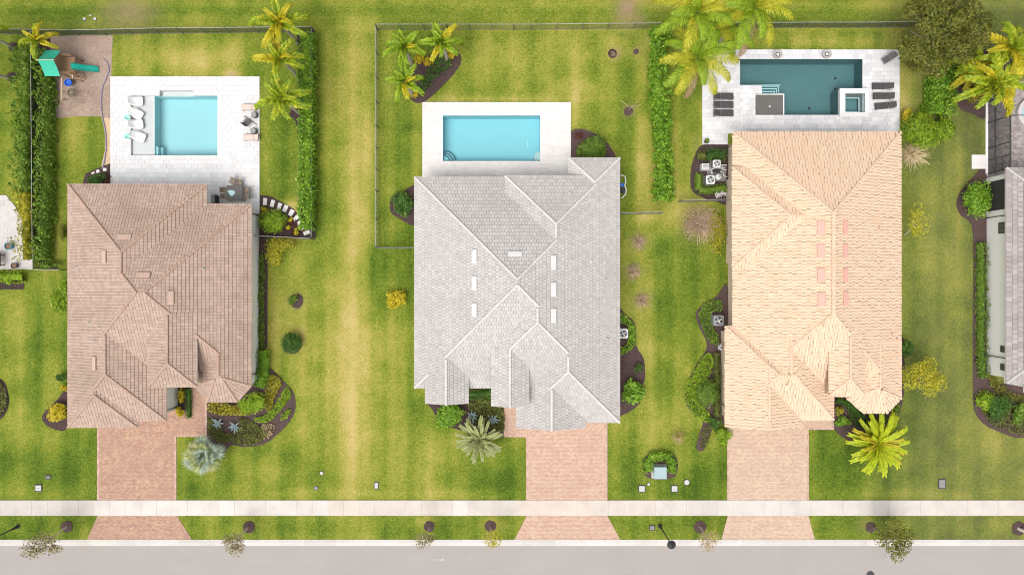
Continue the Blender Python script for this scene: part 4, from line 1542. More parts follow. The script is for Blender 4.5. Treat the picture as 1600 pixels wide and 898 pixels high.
def deck(name, label, rects, m, bw, bh, stagger=.5):
    xs = [r[0] for r in rects]
    root = bpy.data.objects.new(name, None)
    root.location = ((min(r[0] for r in rects) / 16 - 50), (449 - max(r[3] for r in rects)) / 16, 0)
    COL.objects.link(root)
    tagp(root, label, "pool deck", kind='structure')
    sb = MB()
    R = [PR(*r) for r in rects]
    for r in R:
        sb.box(r[0], r[1], r[2], r[3], -.25, .06)
    sb.build("bedding", mat("deck_joint", []), root, world=True)
    pave("paver", R, bw, bh, m, .0, DZ, root, 'stuff', gap=.012, stagger=stagger)
    return root


def basin(mb, regions, top=.055, beside=()):
    """floor and side quads of a stepped basin given as plan-pixel rects with floor heights"""
    R = [(*PR(a, b, c, d), z) for a, b, c, d, z in regions]
    e = .02
    NB = R + [(*PR(a, b, c, d), z) for a, b, c, d, z in beside]
    for x0, x1, y0, y1, z in R:
        mb.add([(x0, y0, z), (x1, y0, z), (x1, y1, z), (x0, y1, z)], [(0, 1, 2, 3)])
        for ax, c, lo, hi, out in (('y', y0, x0, x1, -e), ('y', y1, x0, x1, e), ('x', x0, y0, y1, -e), ('x', x1, y0, y1, e)):
            cuts = {lo, hi}
            for q in NB:
                for v in (q[0], q[1]) if ax == 'y' else (q[2], q[3]):
                    if lo < v < hi:
                        cuts.add(v)
            cs = sorted(cuts)
            for a, b in zip(cs[:-1], cs[1:]):
                m = (a + b) / 2
                X, Y = (m, c + out) if ax == 'y' else (c + out, m)
                zt = top
                for q in NB:
                    if q[0] < X < q[1] and q[2] < Y < q[3]:
                        zt = q[4]
                if zt <= z:
                    continue
                cc = c
                if zt == top:                       # sit just inside the deck edge
                    c = c - out * .25
                if ax == 'y':
                    mb.add([(a, c, z), (b, c, z), (b, c, zt), (a, c, zt)], [(0, 1, 2, 3)])
                else:
                    mb.add([(c, a, z), (c, b, z), (c, b, zt), (c, a, zt)], [(0, 1, 2, 3)])
                c = cc


def rim(mb, a, b, c, d, w=2.6, z0=.0, z1=.1):
    """frame of coping stones just outside/inside a plan-pixel rect"""
    x0, x1, y0, y1 = PR(a, b, c, d)
    w /= 16
    mb.box(x0 - w, x1 + w, y1, y1 + w, z0, z1)
    mb.box(x0 - w, x1 + w, y0 - w, y0, z0, z1)
    mb.box(x0 - w, x0, y0, y1, z0, z1)
    mb.box(x1, x1 + w, y0, y1, z0, z1)


def water(parent, rects, z, m):
    w = MB()
    for r in rects:
        x0, x1, y0, y1 = PR(*r)
        w.add([(x0, y0, z), (x1, y0, z), (x1, y1, z), (x0, y1, z)], [(0, 1, 2, 3)])
    return w.build("water", MATS[m], parent, world=True)


def strip(mb, a, b, c, d, z, t=.03):
    x0, x1, y0, y1 = PR(a, b, c, d)
    mb.box(x0, x1, y0, y1, z - .04, z + t)


# pool of the pink roofed house
deck("pool_deck", "white travertine deck around the pool with a sun shelf", [(173, 406, 120, 142), (173, 250, 142, 150), (303, 406, 142, 150), (173, 205, 150, 243), (343, 406, 150, 243), (173, 406, 243, 291), (323, 406, 291, 334)], "travertine", .61, .41)
p = thing("swimming_pool", "pale blue pool with a wide white sun shelf along one side", "swimming pool", W(274, 196))
b = MB()
SHELVES = [(205, 240, 150, 243, -.22), (250, 303, 142, 150, -.35)]
DEEP = [(240, 343, 150, 243, -1.4)]
basin(b, DEEP, beside=SHELVES)
b.build("shell", mat("plaster_blue", []), p, world=True)
b = MB()
basin(b, SHELVES, beside=DEEP)
b.build("sun_shelf", mat("plaster_pale", []), p, world=True)
b = MB()
x0, x1, y0, y1 = PR(237.4, 240.1, 150.1, 227.5)
b.box(x0, x1, y0, y1, -.3, -.19)
b.build("shelf_edge", mat("coping", []), p, world=True)
for i, (a, c) in enumerate(((229, 241), (229, 246))):
    s = MB()
    x0, x1, y0, y1 = PR(240, 244 + 4 * (1 - i), 228, 243)
    s.box(x0, x1 - .001 * i, y0, y1, -1.4, -.4 - .4 * (1 - i))
    s.build("step", mat("plaster_blue", []), p, world=True)
water(p, [(240, 343, 150, 243)], -.03, "water_clear")
water(p, [(205, 240, 150, 243), (250, 303, 142, 150)], -.03, "water_shallow")
b = MB()
rim(b, 343, 343.01, 150, 243, 2.4, .0, .1)
b.build("coping", mat("coping", []), p, world=True)

# pool of the grey roofed house
deck("pool_deck", "cream shell stone deck around the turquoise pool", [(660, 892, 160, 181), (660, 692, 181, 252), (844, 892, 181, 252), (660, 892, 252, 292)], "shell_deck", .41, .2)
p = thing("swimming_pool", "plain rectangular turquoise pool with curved corner steps", "swimming pool", W(768, 216))
b = MB()
basin(b, [(692, 844, 181, 252, -1.35)])
b.build("shell", mat("plaster_aqua", []), p, world=True)
c0 = W(692, 252)
for i, r in enumerate((19, 14.5, 10)):
    r /= 16
    pts = [(c0.x, c0.y)] + [(c0.x + r * math.cos(t), c0.y + r * math.sin(t)) for t in (PI / 2 * k / 10 for k in range(11))]
    MB().prism(pts, -1.34, -.95 + .28 * i).build("step", mat("plaster_aqua", []), p, world=True)
    e = MB()
    e.tube([(c0.x + (r - .02) * math.cos(t), c0.y + (r - .02) * math.sin(t), -.94 + .28 * i) for t in (PI / 2 * k / 10 for k in range(11))], .045, 5)
    e.build("step_edge", mat("plaster_dark", []), p, world=True)
c1 = W(844, 244)
for i, r in enumerate((9, 5.5)):
    r /= 16
    pts = [(c1.x + r * math.cos(t), c1.y + r * math.sin(t) * 1.1) for t in (PI / 2 + PI * k / 12 for k in range(13))]
    MB().prism(pts, -1.34, -.8 + .35 * i).build("seat", mat("plaster_pale", []), p, world=True)
x0, x1, y0, y1 = PR(824.5, 825.5, 214, 226)
MB().box(x0, x1, y0, y1, -1.349, -1.30).build("drain_channel", mat("coping", []), p, world=True)
water(p, [(692, 844, 181, 252)], -.04, "water_clear")
b = MB()
rim(b, 692, 844, 181, 252, 3.2, .0, .098)
b.build("coping", mat("shell_deck", []), p, world=True)

# dark pool of the peach roofed house
deck("pool_deck", "white and grey marble deck around the dark pool", [(1097, 1405, 78, 93), (1097, 1156, 93, 209), (1347, 1405, 93, 209), (1156, 1190, 134, 147), (1156, 1180, 147, 180), (1156, 1347, 180, 209), (1097, 1137, 209, 226)], "marble_deck", .61, .41)
p = thing("swimming_pool", "dark teal pool with corner steps and a grey tanning ledge", "swimming pool", W(1250, 137))
b = MB()
basin(b, [(1156, 1347, 93, 131, -1.6), (1156, 1190, 131, 134, -.45), (1190, 1309, 131, 147, -1.6), (1309, 1347, 131, 141, -1.6), (1225, 1309, 147, 180, -1.6), (1180, 1225, 147, 180, -.12)])
b.build("shell", mat("plaster_dark", []), p, world=True)
x0, x1, y0, y1 = PR(1180.2, 1224, 147.6, 179.9)
MB().box(x0, x1, y0, y1, -.15, -.085).build("tanning_ledge", mat("shelf_grey", []), p, world=True)
for i, (w, h) in enumerate(((32, 16), (27, 11), (22, 5.5))):
    z = -.75 + .25 * i
    x0, x1, y0, y1 = PR(1190, 1190 + w, 147 - h, 147)
    st = MB().box(x0, x1, y0 + .004 * i, y1, -1.59, z)
    so = st.build("step", mat("plaster_dark", []), p, world=True)
    e = MB()
    e.box(x0, x1, y1 - .09, y1 - .002, z, z + .02 + .001 * i)
    e.box(x1 - .09, x1 - .002, y0, y1 - .09, z, z + .02 + .001 * i)
    e.build("tile_trim", mat("tile_trim", []), so, world=True)
e = MB()
strip(e, 1156, 1222, 130.6, 132, -.44)
e.build("tile_trim", mat("tile_trim", []), p, world=True)
e = MB()
strip(e, 1180, 1225.5, 146.6, 148, -.06)
strip(e, 1224, 1225.6, 148, 180, -.06)
e.build("ledge_trim", mat("coping", []), p, world=True)
MB().lathe([(.1, -.1), (.1, -.06), (.05, -.055)], (W(1203, 166).x, W(1203, 166).y), 10).build("bubbler", mat("coping", []), p, world=True)
for q in ((1317, 115), (1317, 132), (1275, 163), (1340, 150)):
    c = W(*q)
    MB().lathe([(.13, -1.6), (.13, -1.57), (.08, -1.56)], (c.x, c.y), 12).build("drain", mat("unit_dark", []), p, world=True)
water(p, [(1156, 1347, 93, 131), (1156, 1309, 131, 134), (1190, 1309, 134, 147), (1309, 1347, 131, 141), (1225, 1309, 147, 180)], -.035, "water_dark")
water(p, [(1180, 1225, 147, 180)], -.035, "water_shallow")

sp = thing("spa", "raised square white spa at the corner of the dark pool", "spa", W(1332, 163))
b = MB()
X0, X1, Y0, Y1 = PR(1309.5, 1353, 141, 184)
I0, I1, J0, J1 = PR(1316.5, 1348.5, 147, 178)
for r in ((X0, X1, J1, Y1), (X0, X1, Y0, J0), (X0, I0, J0, J1), (I1, X1, J0, J1)):
    b.box(*r, -1.59, .40)
b.build("wall", mat("coping", []), sp, world=True)
c = MB()
o = .05
for r in ((X0 - o, X1 + o, J1 - o, Y1 + o), (X0 - o, X1 + o, Y0 - o, J0 + o), (X0 - o, I0 + o, J0 + o, J1 - o), (I1 - o, X1 + o, J0 + o, J1 - o)):
    c.box(*r, .401, .46)
c.build("coping", mat("travertine", []), sp, world=True)
MB().box(I0, I1, J0, J1, -1.0, -.45).build("floor", mat("plaster_dark", []), sp, world=True)
bn = MB()
k = .36
for r in ((I0, I1, J1 - k * 1.05, J1), (I0, I1, J0, J0 + k * .5), (I1 - k * 1.0, I1, J0 + k * .5, J1 - k * 1.05)):
    bn.box(*r, -.449, -.05)
bn.build("bench", mat("shelf_grey", []), sp, world=True)
e = MB()
for r in ((I0 + .06, I1 - k, J1 - k * 1.05 - .06, J1 - k * 1.05 + .03), (I0 + .06, I1 - k, J0 + k * .5 - .03, J0 + k * .5 + .06), (I1 - k - .06, I1 - k + .03, J0 + k * .5 + .06, J1 - k * 1.05 - .06)):
    e.box(*r, -.06, -.035)
e.build("tile_trim", mat("tile_trim", []), sp, world=True)
w = MB().add([(I0, J0, .30), (I1, J0, .30), (I1, J1, .30), (I0, J1, .30)], [(0, 1, 2, 3)])
w.build("water", MATS["water_dark"], sp, world=True)

# neighbours' patios
dk = deck("pool_deck", "grey brown paver patio inside the screen enclosure", [(1541, 1660, 128, 292)], "patio_grey", .30, .2)
c = W(1609, 178)
s4 = thing("spa", "round pale spa cut off by the picture edge", "spa", (c.x, c.y, .08))
MB().lathe([(1.5, .0), (1.5, .38), (1.47, .42), (1.08, .42), (1.05, .38), (1.05, .05)], (0, 0), 36, False).build("coping", mat("neighbour_stone", []), s4)
MB().lathe([(1.06, .08), (.01, .08)], (0, 0), 36, True).build("floor", mat("plaster_blue", []), s4)
MB().lathe([(1.055, .3), (.01, .3)], (0, 0), 36, True).build("water", MATS["water_clear"], s4)
root = bpy.data.objects.new("patio", None)
root.location = W(20, 360)
COL.objects.link(root)
tagp(root, "pale stone patio of the western neighbour", "patio", kind='structure')
poly = [(a / 16 - 50, (449 - b_) / 16) for a, b_ in [(-60, 305), (10, 305), (24, 322), (36, 345), (50, 372), (52, 421), (-60, 421)]][::-1]
MB().prism(poly, -.1, .045).build("bedding", mat("deck_joint", []), root, world=True)
pave("paver", [(-54, -46.5, (449 - 421) / 16, (449 - 305) / 16)], .5, .5, "neighbour_stone", -.05, .06, root, 'stuff', poly=poly, stagger=.5)
root = bpy.data.objects.new("stone_pad", None)
root.location = W(1529, 253)
COL.objects.link(root)
tagp(root, "small pale stone pad outside the screen door", "patio", kind='structure')
x0, x1, y0, y1 = PR(1518, 1541, 242, 264)
MB().box(x0, x1, y0, y1, -.1, .05).build("bedding", mat("deck_joint", []), root, world=True)
for i in range(3):
    for j in range(3):
        a, b_ = x0 + (x1 - x0) * i / 3, y0 + (y1 - y0) * j / 3
        MB().bbox(a + .008, a + (x1 - x0) / 3 - .008, b_ + .008, b_ + (y1 - y0) / 3 - .008, .0, .075 + .004 * ((i + j) % 2), .012).build("stone", mat("shell_deck", []), root, world=True)

# screen enclosure of the slate roofed house
c = W(1541, 215)
se = thing("screen_enclosure", "dark framed insect screen enclosure over the grey patio", "screen enclosure", (c.x, c.y, 0))
xw = W(1541, 0).x + .05
ys = [W(0, q).y for q in (130, 160, 193, 232, 251, 272)]
MB().box(xw - .16, xw + .02, ys[-1], ys[0], -.1, .14).build("kerb", mat("coping", []), se, world=True)
for y in ys:
    MB().box(xw + .03, xw + .11, y - .04, y + .04, .14, 3.1).build("post", mat("bronze_metal", []), se, world=True)
for z in (1.1, 3.1):
    MB().box(xw + .025, xw + .115, ys[-1] - .1, ys[0] + .1, z - .05, z + .05).build("beam", mat("bronze_metal", []), se, world=True)
MB().box(xw + .04, xw + .10, ys[-2], ys[-1], 2.0, 2.07).build("beam", mat("bronze_metal", []), se, world=True)
MB().box(xw + .04, xw + .10, (ys[-2] + ys[-1]) / 2 - .03, (ys[-2] + ys[-1]) / 2 + .03, 1.16, 2.0).build("door_bar", mat("bronze_metal", []), se, world=True)
for y in (ys[2], ys[-1]):
    MB().box(xw + .06, 60, y - .035, y + .035, 3.16, 3.24).build("roof_beam", mat("bronze_metal", []), se, world=True)
for a, b_ in zip(ys[:-1], ys[1:]):
    MB().add([(xw + .07, b_ + .04, .14), (xw + .07, a - .04, .14), (xw + .07, a - .04, 3.05), (xw + .07, b_ + .04, 3.05)], [(0, 1, 2, 3)]).build("screen", MATS["insect_screen"], se, world=True)


# ------------------------------------------------------------------ fences
def fence(label, pts, h=1.45, group=None, mesh=False, bay=2.4):
    P = [W(*q) for q in pts]
    root = thing("fence", label, "fence", (P[0].x, P[0].y, 0), 0, group)
    pk = MB()
    post_me = rail_cache = None
    for a, b_ in zip(P[:-1], P[1:]):
        L = (b_ - a).length
        d = (b_ - a) / L
        rz = math.atan2(d.y, d.x)
        nb = max(1, round(L / bay))
        for i in range(nb + 1):
            q = a + d * (L * i / nb)
            if post_me is None:
                pm = MB().bbox(-.035, .035, -.035, .035, -.1, h + .06, .012)
                o = pm.build("post", mat("fence_metal", []), root)
                post_me = o.data
            else:
                o = obj("post", post_me, root)
            o.location = (q.x - P[0].x, q.y - P[0].y, 0)
            o.rotation_euler = (0, 0, rz)
            if i < nb:
                for z, t in ((h, .024), (.22, .02)):
                    r = MB().box(.04, L / nb - .04, -t, t, -.02, .02)
                    ro = r.build("rail", mat("fence_rail" if z == h else "fence_metal", []), root)
                    ro.location = (q.x - P[0].x, q.y - P[0].y, z)
                    ro.rotation_euler = (0, 0, rz)
        if mesh:
            for i in range(nb):
                q0, q1 = a + d * (L * i / nb + .04), a + d * (L * (i + 1) / nb - .04)
                MB().add([(q0.x, q0.y, .06), (q1.x, q1.y, .06), (q1.x, q1.y, h - .02), (q0.x, q0.y, h - .02)], [(0, 1, 2, 3)]).build("mesh_panel", MATS["chain_mesh"], root, world=True)
            continue
        k = int(L / .115)
        for i in range(k):
            q = a + d * (L * (i + .5) / k)
            pk.box(q.x - .009, q.x + .009, q.y - .009, q.y + .009, .05, h + .0)
    if pk.v:
        pk.build("picket", mat("fence_metal", []), root, world=True, kind='stuff')
    return root


fence("black metal fence behind the playground running beyond the picture edge", [(-30, 53), (64, 55), (125, 56), (250, 53), (360, 52), (493, 51)], mesh=True)
fence("dark metal fence inside the double hedge west of the playground", [(64, 57), (65, 200), (66, 330), (67, 419)], mesh=True)
fence("black metal fence along the tall clipped hedge by the golden palms", [(493, 53), (493, 250), (493, 372)], mesh=True)
fence("short fence closing the stepping stone bed", [(491, 374), (450, 372), (407, 370)], mesh=True)
fence("short fence between double hedge and pink roofed house", [(69, 422), (108, 422)])
fence("long black metal fence behind the grey roofed house", [(591, 47), (700, 47), (803, 47), (829, 47), (1030, 45)])
fence("long black metal fence along the sandy strip of lawn", [(591, 49), (591, 200), (591, 300), (591, 387)])
fence("short fence from lawn corner to the west side of the grey roof", [(593, 388), (655, 388)])
fence("short fence between grey roofed house and the wide hedge", [(966, 335), (1031, 334)])
fence("short fence at the peach roofed house beside the wide hedge", [(1060, 316), (1142, 314)])
fence("black metal fence behind the dark pool", [(1100, 45), (1250, 44), (1340, 44), (1440, 43)], mesh=True)

# ------------------------------------------------------------------ playground
def playset():
    Z = Vector((0, 0, 0))
    c = W(100, 104)
    t = thing("play_tower", "wooden play tower with green canopy, green slide and swing beam", "playset", (c.x, c.y, 0))
    bx, by = W(88, 102, 1.5).x, W(88, 102, 1.5).y            # tower centre
    wd = mat("play_wood", [])
    hx, hy = .62, .85
    for sx in (-1, 1):
        for sy in (-1, 1):
            MB().box(bx + sx * hx - .05, bx + sx * hx + .05, by + sy * hy - .05, by + sy * hy + .05, 0, 2.25).build("post", wd, t, world=True)
    for i in range(7):
        y = by - hy + (2 * hy) * i / 7
        MB().box(bx - hx - .05, bx + hx + 1.0, y + .01, y + 2 * hy / 7 - .01, 1.25, 1.29).build("plank", wd, t, world=True)
    for sy in (-1, 1):
        for z in (1.65, 2.0):
            MB().box(bx + hx + .052, bx + hx + 1.0, by + sy * hy - .03, by + sy * hy + .03, z, z + .08).build("rail", wd, t, world=True)
        MB().box(bx + hx + .95, bx + hx + 1.04, by + sy * hy - .045, by + sy * hy + .045, 0, 2.1).build("post", wd, t, world=True)
    # canopy: two sloping sheets
    for sy in (1, -1):
        m = MB()
        k = 6
        vs = []
        for i in range(k + 1):
            q = i / k
            for x in (-.72, .72):
                vs.append((bx + x, by + sy * 1.22 * q, 3.05 - 1.0 * q - .10 * math.sin(PI * q)))
        m.add(vs, [(2 * i, 2 * i + 1, 2 * i + 3, 2 * i + 2) for i in range(k)])
        m.build("canopy", mat("canvas_green", []), t, world=True)
    MB().box(bx - .85, bx + .78, by - .04, by + .04, 2.98, 3.04).build("ridge_pole", mat("pale_wood", []), t, world=True)
    # slide
    s0, s1 = W(112, 105, 1.35), W(154, 109.5, .15)
    d = (s1 - s0)
    n = Vector((-d.y, d.x, 0)).normalized()
    m = MB()
    prof = ((-.30, .20), (-.25, .0), (-.12, -.03), (.12, -.03), (.25, .0), (.30, .20))
    rings = []
    for i in range(9):
        q = i / 8
        p = s0 + d * q
        z = 1.35 * (1 - q) ** 1.1 + .14 + .05 * math.sin(q * 9)
        rings.append([(p.x + n.x * a, p.y + n.y * a, z + b) for a, b in prof])
    k = len(prof)
    m.add([v for r in rings for v in r], [(i * k + j, i * k + j + 1, (i + 1) * k + j + 1, (i + 1) * k + j) for i in range(8) for j in range(k - 1)])
    m.build("slide", mat("slide_green", []), t, world=True)
    # ladder with pale treads south of the slide
    l0, l1 = W(113, 118, 1.25), W(131, 121, .1)
    for i in range(6):
        p = l0.lerp(l1, i / 5)
        MB().box(p.x - .06, p.x + .06, p.y - .32, p.y + .32, p.z - .02, p.z + .02, .1).build("tread", mat("pale_wood", []), t, world=True)
    for s in (-.34, .34):
        MB().tube([l0 + Vector((0, s, 0)), l1 + Vector((0, s, 0))], .04, 4).build("stringer", wd, t, world=True)
    # swing beam to the A frame
    a = W(96, 121, 2.35)
    b = W(96, 157, 2.35)
    MB().tube([a, b], .06, 6).build("swing_beam", mat("pale_wood", []), t, world=True)
    for fx in (98, 131):
        f = W(fx, 161, 0) if fx == 131 else W(103, 155, 0)
        MB().tube([b, f], .05, 5).build("leg", mat("pale_wood", []) if fx == 131 else wd, t, world=True)
    MB().tube([W(100, 157, 1.1), W(118, 158.5, .8)], .045, 5).build("cross_bar", mat("pale_wood", []), t, world=True)
    MB().tube([W(104, 121.5, 1.2), W(135, 122.5, 1.0)], .05, 5).build("side_beam", wd, t, world=True)
    # swings
    q = W(107, 129.5, .5)
    sw_ = MB().lathe([(.12, .35), (.3, .38), (.36, .5), (.36, .62), (.30, .62), (.26, .48), (.1, .45)], (q.x, q.y), 14).build("bucket_swing", mat("swing_blue", []), t, world=True)
    r = W(111, 145, .5)
    m = MB()
    tp = [(r.x + .30 * math.cos(x), r.y + .30 * math.sin(x), .5) for x in (2 * PI * i / 18 for i in range(19))]
    m.tube(tp, .11, 8, False)
    ts = m.build("tire_swing", mat("rubber_tan", []), t, world=True)
    for p_, so, top in ((q, sw_, W(96, 131, 2.3)), (r, ts, W(96, 146, 2.3))):
        for e in (-.2, .2):
            MB().tube([(p_.x, p_.y + e, .6), (top.x, top.y + e * .4, top.z)], .012, 4).build("chain", mat("unit_dark", []), so, world=True)


playset()
hz = [W(*q, .05) for q in ((160, 92), (166, 96), (169.5, 104), (170, 112), (166, 122), (161, 133), (158.5, 146), (158, 160), (158.5, 172), (160, 184), (163, 197), (165.5, 212), (166, 230), (163, 252), (160, 264))]
hb = MB()
hb.tube([p - hz[0] + Vector((0, 0, .04)) for p in hz], .075, 6)
o = hb.build("garden_hose", mat("hose", []), label="greyish purple hose snaking from play area to house corner", cat="hose")
o.location = (hz[0].x, hz[0].y, 0.02)


# ------------------------------------------------------------------ furniture
def lounger_local(seat_l=1.25, back_l=.65, w=.60, back_up=.04, fm="bronze_metal", sm="sling_dark", gap=.05, flat=True):
    t = thing("sun_lounger", "", "sun lounger", (0, 0, 0))
    L = seat_l + back_l + gap
    x0 = -L / 2
    m = MB()
    for s in (-1, 1):
        m.box(x0, x0 + L, s * w / 2 - .02, s * w / 2 + .02, .26, .30)
    m.box(x0, x0 + .04, -w / 2 + .021, w / 2 - .021, .262, .298)
    m.box(x0 + L - .04, x0 + L, -w / 2 + .021, w / 2 - .021, .262, .298)
    m.build("frame", mat(fm, []), t)
    for sx in (x0 + .15, x0 + L - .2):
        for s in (-1, 1):
            MB().box(sx - .02, sx + .02, s * w / 2 - .019, s * w / 2 + .019, 0, .259).build("leg", mat(fm, []), t)
    MB().bbox(x0 + .03, x0 + seat_l, -w / 2 + .03, w / 2 - .03, .285, .335, .012).build("seat", mat(sm, []), t)
    b = MB()
    bx0, bx1 = x0 + seat_l + gap, x0 + L
    vs = []
    for x, z in ((bx0, .30), (bx1, .30 + back_up * back_l * 10)):
        for s in (-1, 1):
            vs += [(x, s * (w / 2 - .03), z), (x, s * (w / 2 - .03), z + .05)]
    b.add(vs, [(1, 5, 7, 3), (0, 2, 6, 4), (0, 1, 3, 2), (4, 6, 7, 5), (0, 4, 5, 1), (2, 3, 7, 6)])
    b.build("backrest", mat(sm, []), t)
    return t


lg = lounger_local()
spots = [(1130, 151, PI, "charcoal lounger nearest the coconut palms, topmost of its row of three"), (1130, 164, PI, "charcoal lounger in the middle of the row west of the dark pool"), (1130, 177, PI, "charcoal lounger nearest the roof in the row west of the dark pool"),
         (1378, 135, 0, "charcoal lounger beside the spa side of the dark pool, topmost of three"), (1379, 150.5, 0, "middle charcoal lounger of the row east of the spa"), (1382, 165.5, .09, "slightly turned charcoal lounger nearest the house east of the spa")]
for i, (px, py, a, lb) in enumerate(spots):
    c = W(px, py, .3)
    o = lg if i == 0 else copy_tree(lg)
    o.location = (c.x, c.y, DZ)
    o.rotation_euler = (0, 0, a)
    o['label'] = lb
    o['group'] = "charcoal loungers by the dark pool"
o = lounger_local(.75, .40, .62, .12, "unit_grey", "wicker_grey")
c = W(1387, 92, .3)
o.location, o.rotation_euler = (c.x, c.y, DZ), (0, 0, .55)
o['label'] = "short grey folded lounger standing alone in the corner of the marble deck"
for px, py, lb in ((390, 168, "pale pink lounger nearest the golden palms on the white deck"), (393, 215, "pale pink lounger nearest the dining table on the white deck")):
    o = lounger_local(1.0, .45, .58, .05, "wicker_tan", "sling_pink")
    c = W(px, py, .3)
    o.location, o.rotation_euler = (c.x, c.y, DZ), (0, 0, 0)
    o['label'], o['group'] = lb, "pale pink loungers"


def pouf(px, py, lb):
    c = W(px, py, .3)
    t = thing("stool", lb, "stool", (c.x, c.y, DZ), 0, "round wicker stools")
    MB().lathe([(.24, 0), (.31, .12), (.32, .32), (.28, .44), (.26, .45)], (0, 0), 18).build("body", mat("wicker_grey", []), t, smooth=False)
    MB().lathe([(.25, .452), (.24, .485), (.20, .495)], (0, 0), 18).build("top", mat("unit_grey", []), t)


pouf(398, 180, "round grey stool next to the upper pink lounger")
pouf(397, 205, "round grey stool next to the lower pink lounger")


def chair(px, py, rz, lb, name="chair", m="wicker_tan", w=.5, h=.44, bh=.9, group=None, arms=True, z=DZ):
    c = W(px, py, .5)
    t = thing(name, lb, "chair", (c.x, c.y, z), rz, group)
    M_ = mat(m, [])
    MB().bbox(-w / 2, w / 2, -w / 2, w / 2, h - .06, h, .015).build("seat", M_, t)
    b = MB()
    b.add([(-w / 2, -w / 2 - .02, h - .05), (w / 2, -w / 2 - .02, h - .05), (w / 2, -w / 2 - .16, bh), (-w / 2, -w / 2 - .16, bh),
           (-w / 2, -w / 2 + .03, h - .05), (w / 2, -w / 2 + .03, h - .05), (w / 2, -w / 2 - .11, bh), (-w / 2, -w / 2 - .11, bh)],
          [(0, 3, 2, 1), (4, 5, 6, 7), (3, 7, 6, 2), (0, 4, 7, 3), (1, 2, 6, 5)])
    b.build("backrest", M_, t)
    for sx in (-1, 1):
        for sy in (-1, 1):
            MB().box(sx * (w / 2 - .03) - .02, sx * (w / 2 - .03) + .02, sy * (w / 2 - .03) - .02, sy * (w / 2 - .03) + .02, 0, h - .061).build("leg", M_, t)
        if arms:
            MB().box(sx * w / 2 - .025, sx * w / 2 + .025, -w / 2 + .031, w / 2 - .04, .60, .64).build("armrest", M_, t)
    return t


o = chair(386, 191, -.65, "grey wicker armchair turned toward the pale blue pool", m="wicker_grey", w=.55)
c = W(392, 188.5, .1)
MB().tube([(-.62, .42, .06), (.62, -.42, .06)], [.05, .04], 8).build("closed_parasol", mat("wicker_tan", []), label="closed brown parasol lying on the white deck between the stools", cat="parasol").location = (c.x, c.y, DZ)
# dining set
c = W(368, 302, .75)
t = thing("dining_table", "dark grey square dining table by the corner of the pink roof", "table", (c.x, c.y, DZ))
MB().bbox(-.78, .72, -.74, .74, .70, .76, .015).build("tabletop", mat("wicker_grey", []), t)
for sx in (-.68, .62):
    for sy in (-.64, .64):
        MB().box(sx - .04, sx + .04, sy - .04, sy + .04, 0, .699).build("leg", mat("wicker_grey", []), t)
c = W(363.5, 301.5, .8)
v = MB()
v.add([(-.50, .18, .0), (-.28, .25, .04), (0.02, .26, .05), (.24, .14, .0), (.26, -.06, .03), (-.05, -.36, .0), (-.22, -.22, .05), (0, 0, .10)], [(0, 1, 7), (1, 2, 7), (2, 3, 7), (3, 4, 7), (4, 5, 7), (5, 6, 7), (6, 0, 7)])
o = v.build("table_cloth", mat("teal_cloth", []), label="crumpled pale teal cloth lying on the dark dining table", cat="cloth")
o.location = (c.x, c.y, DZ + .762)
for px, py, a, lb in ((352.5, 297, PI / 2 * 3, "brown chair on the pool side of the table, farther from the roof"), (353.5, 307, PI / 2 * 3, "brown chair on the pool side of the table, nearer the roof"),
                      (385, 297, PI / 2, "brown chair facing the lawn side of the table, farther from the roof"), (385.5, 306.5, PI / 2, "brown chair facing the lawn side of the table, nearer the roof"),
                      (363.5, 284, PI - .5, "brown chair turned askew at the head of the table"), (374, 287, PI - .25, "brown chair tucked in beside the askew one")):
    chair(px, py, a, lb, m="wicker_tan", w=.47, group="brown wicker chairs around the dining table")
c = W(330, 311, 1.0)
t = thing("barbecue_grill", "dark covered grill standing in the corner of the pink roof", "grill", (c.x, c.y, DZ))
MB().bbox(-.38, .38, -.40, .42, 0, .92, .02).build("cart", mat("unit_dark", []), t)
MB().bbox(-.34, .34, -.36, .40, .921, 1.15, .12).build("lid", mat("unit_grey", []), t)
MB().tube([(-.3, -.42, 1.0), (.3, -.42, 1.0)], .02, 6).build("handle", mat("pipe_grey", []), t)


def inpool_chair(px, py, rz, lb):
    c = W(px, py, .3)
    t = thing("pool_chair", lb, "pool chair", (c.x, c.y, -.2), rz, "white moulded chairs on the sun shelf")
    m = MB()                                           # one curved moulded shell: seat sweeping up into a round back
    prof = [(-.52, .30, .40), (-.36, .16, .46), (-.1, .16, .47), (.2, .28, .46), (.42, .55, .44), (.56, .80, .34), (.60, .86, .16)]
    rows = []
    for x, z, w in prof:
        for s in (-1, -.6, 0, .6, 1):
            rows.append((x, s * w, z + .10 * abs(s) ** 3))
    for x, z, w in prof:
        for s in (-1, -.6, 0, .6, 1):
            rows.append((x, s * w, z + .10 * abs(s) ** 3 - .06))
    n, k = len(prof), 5
    f = [(i * k + j, i * k + j + 1, (i + 1) * k + j + 1, (i + 1) * k + j) for i in range(n - 1) for j in range(k - 1)]
    f += [(n * k + q[3], n * k + q[2], n * k + q[1], n * k + q[0]) for q in f]
    f += [(i * k, (i + 1) * k, n * k + (i + 1) * k, n * k + i * k) for i in range(n - 1)] + [(i * k + 4, n * k + i * k + 4, n * k + (i + 1) * k + 4, (i + 1) * k + 4) for i in range(n - 1)]
    f += [(0, n * k, n * k + 1, 1), (1, n * k + 1, n * k + 2, 2), (2, n * k + 2, n * k + 3, 3), (3, n * k + 3, n * k + 4, 4)]
    m.add(rows, f).build("seat", mat("white_plastic", []), t, smooth=True)
    MB().bbox(-.34, .34, -.34, .34, 0, .10, .03).build("foot", mat("white_plastic", []), t)


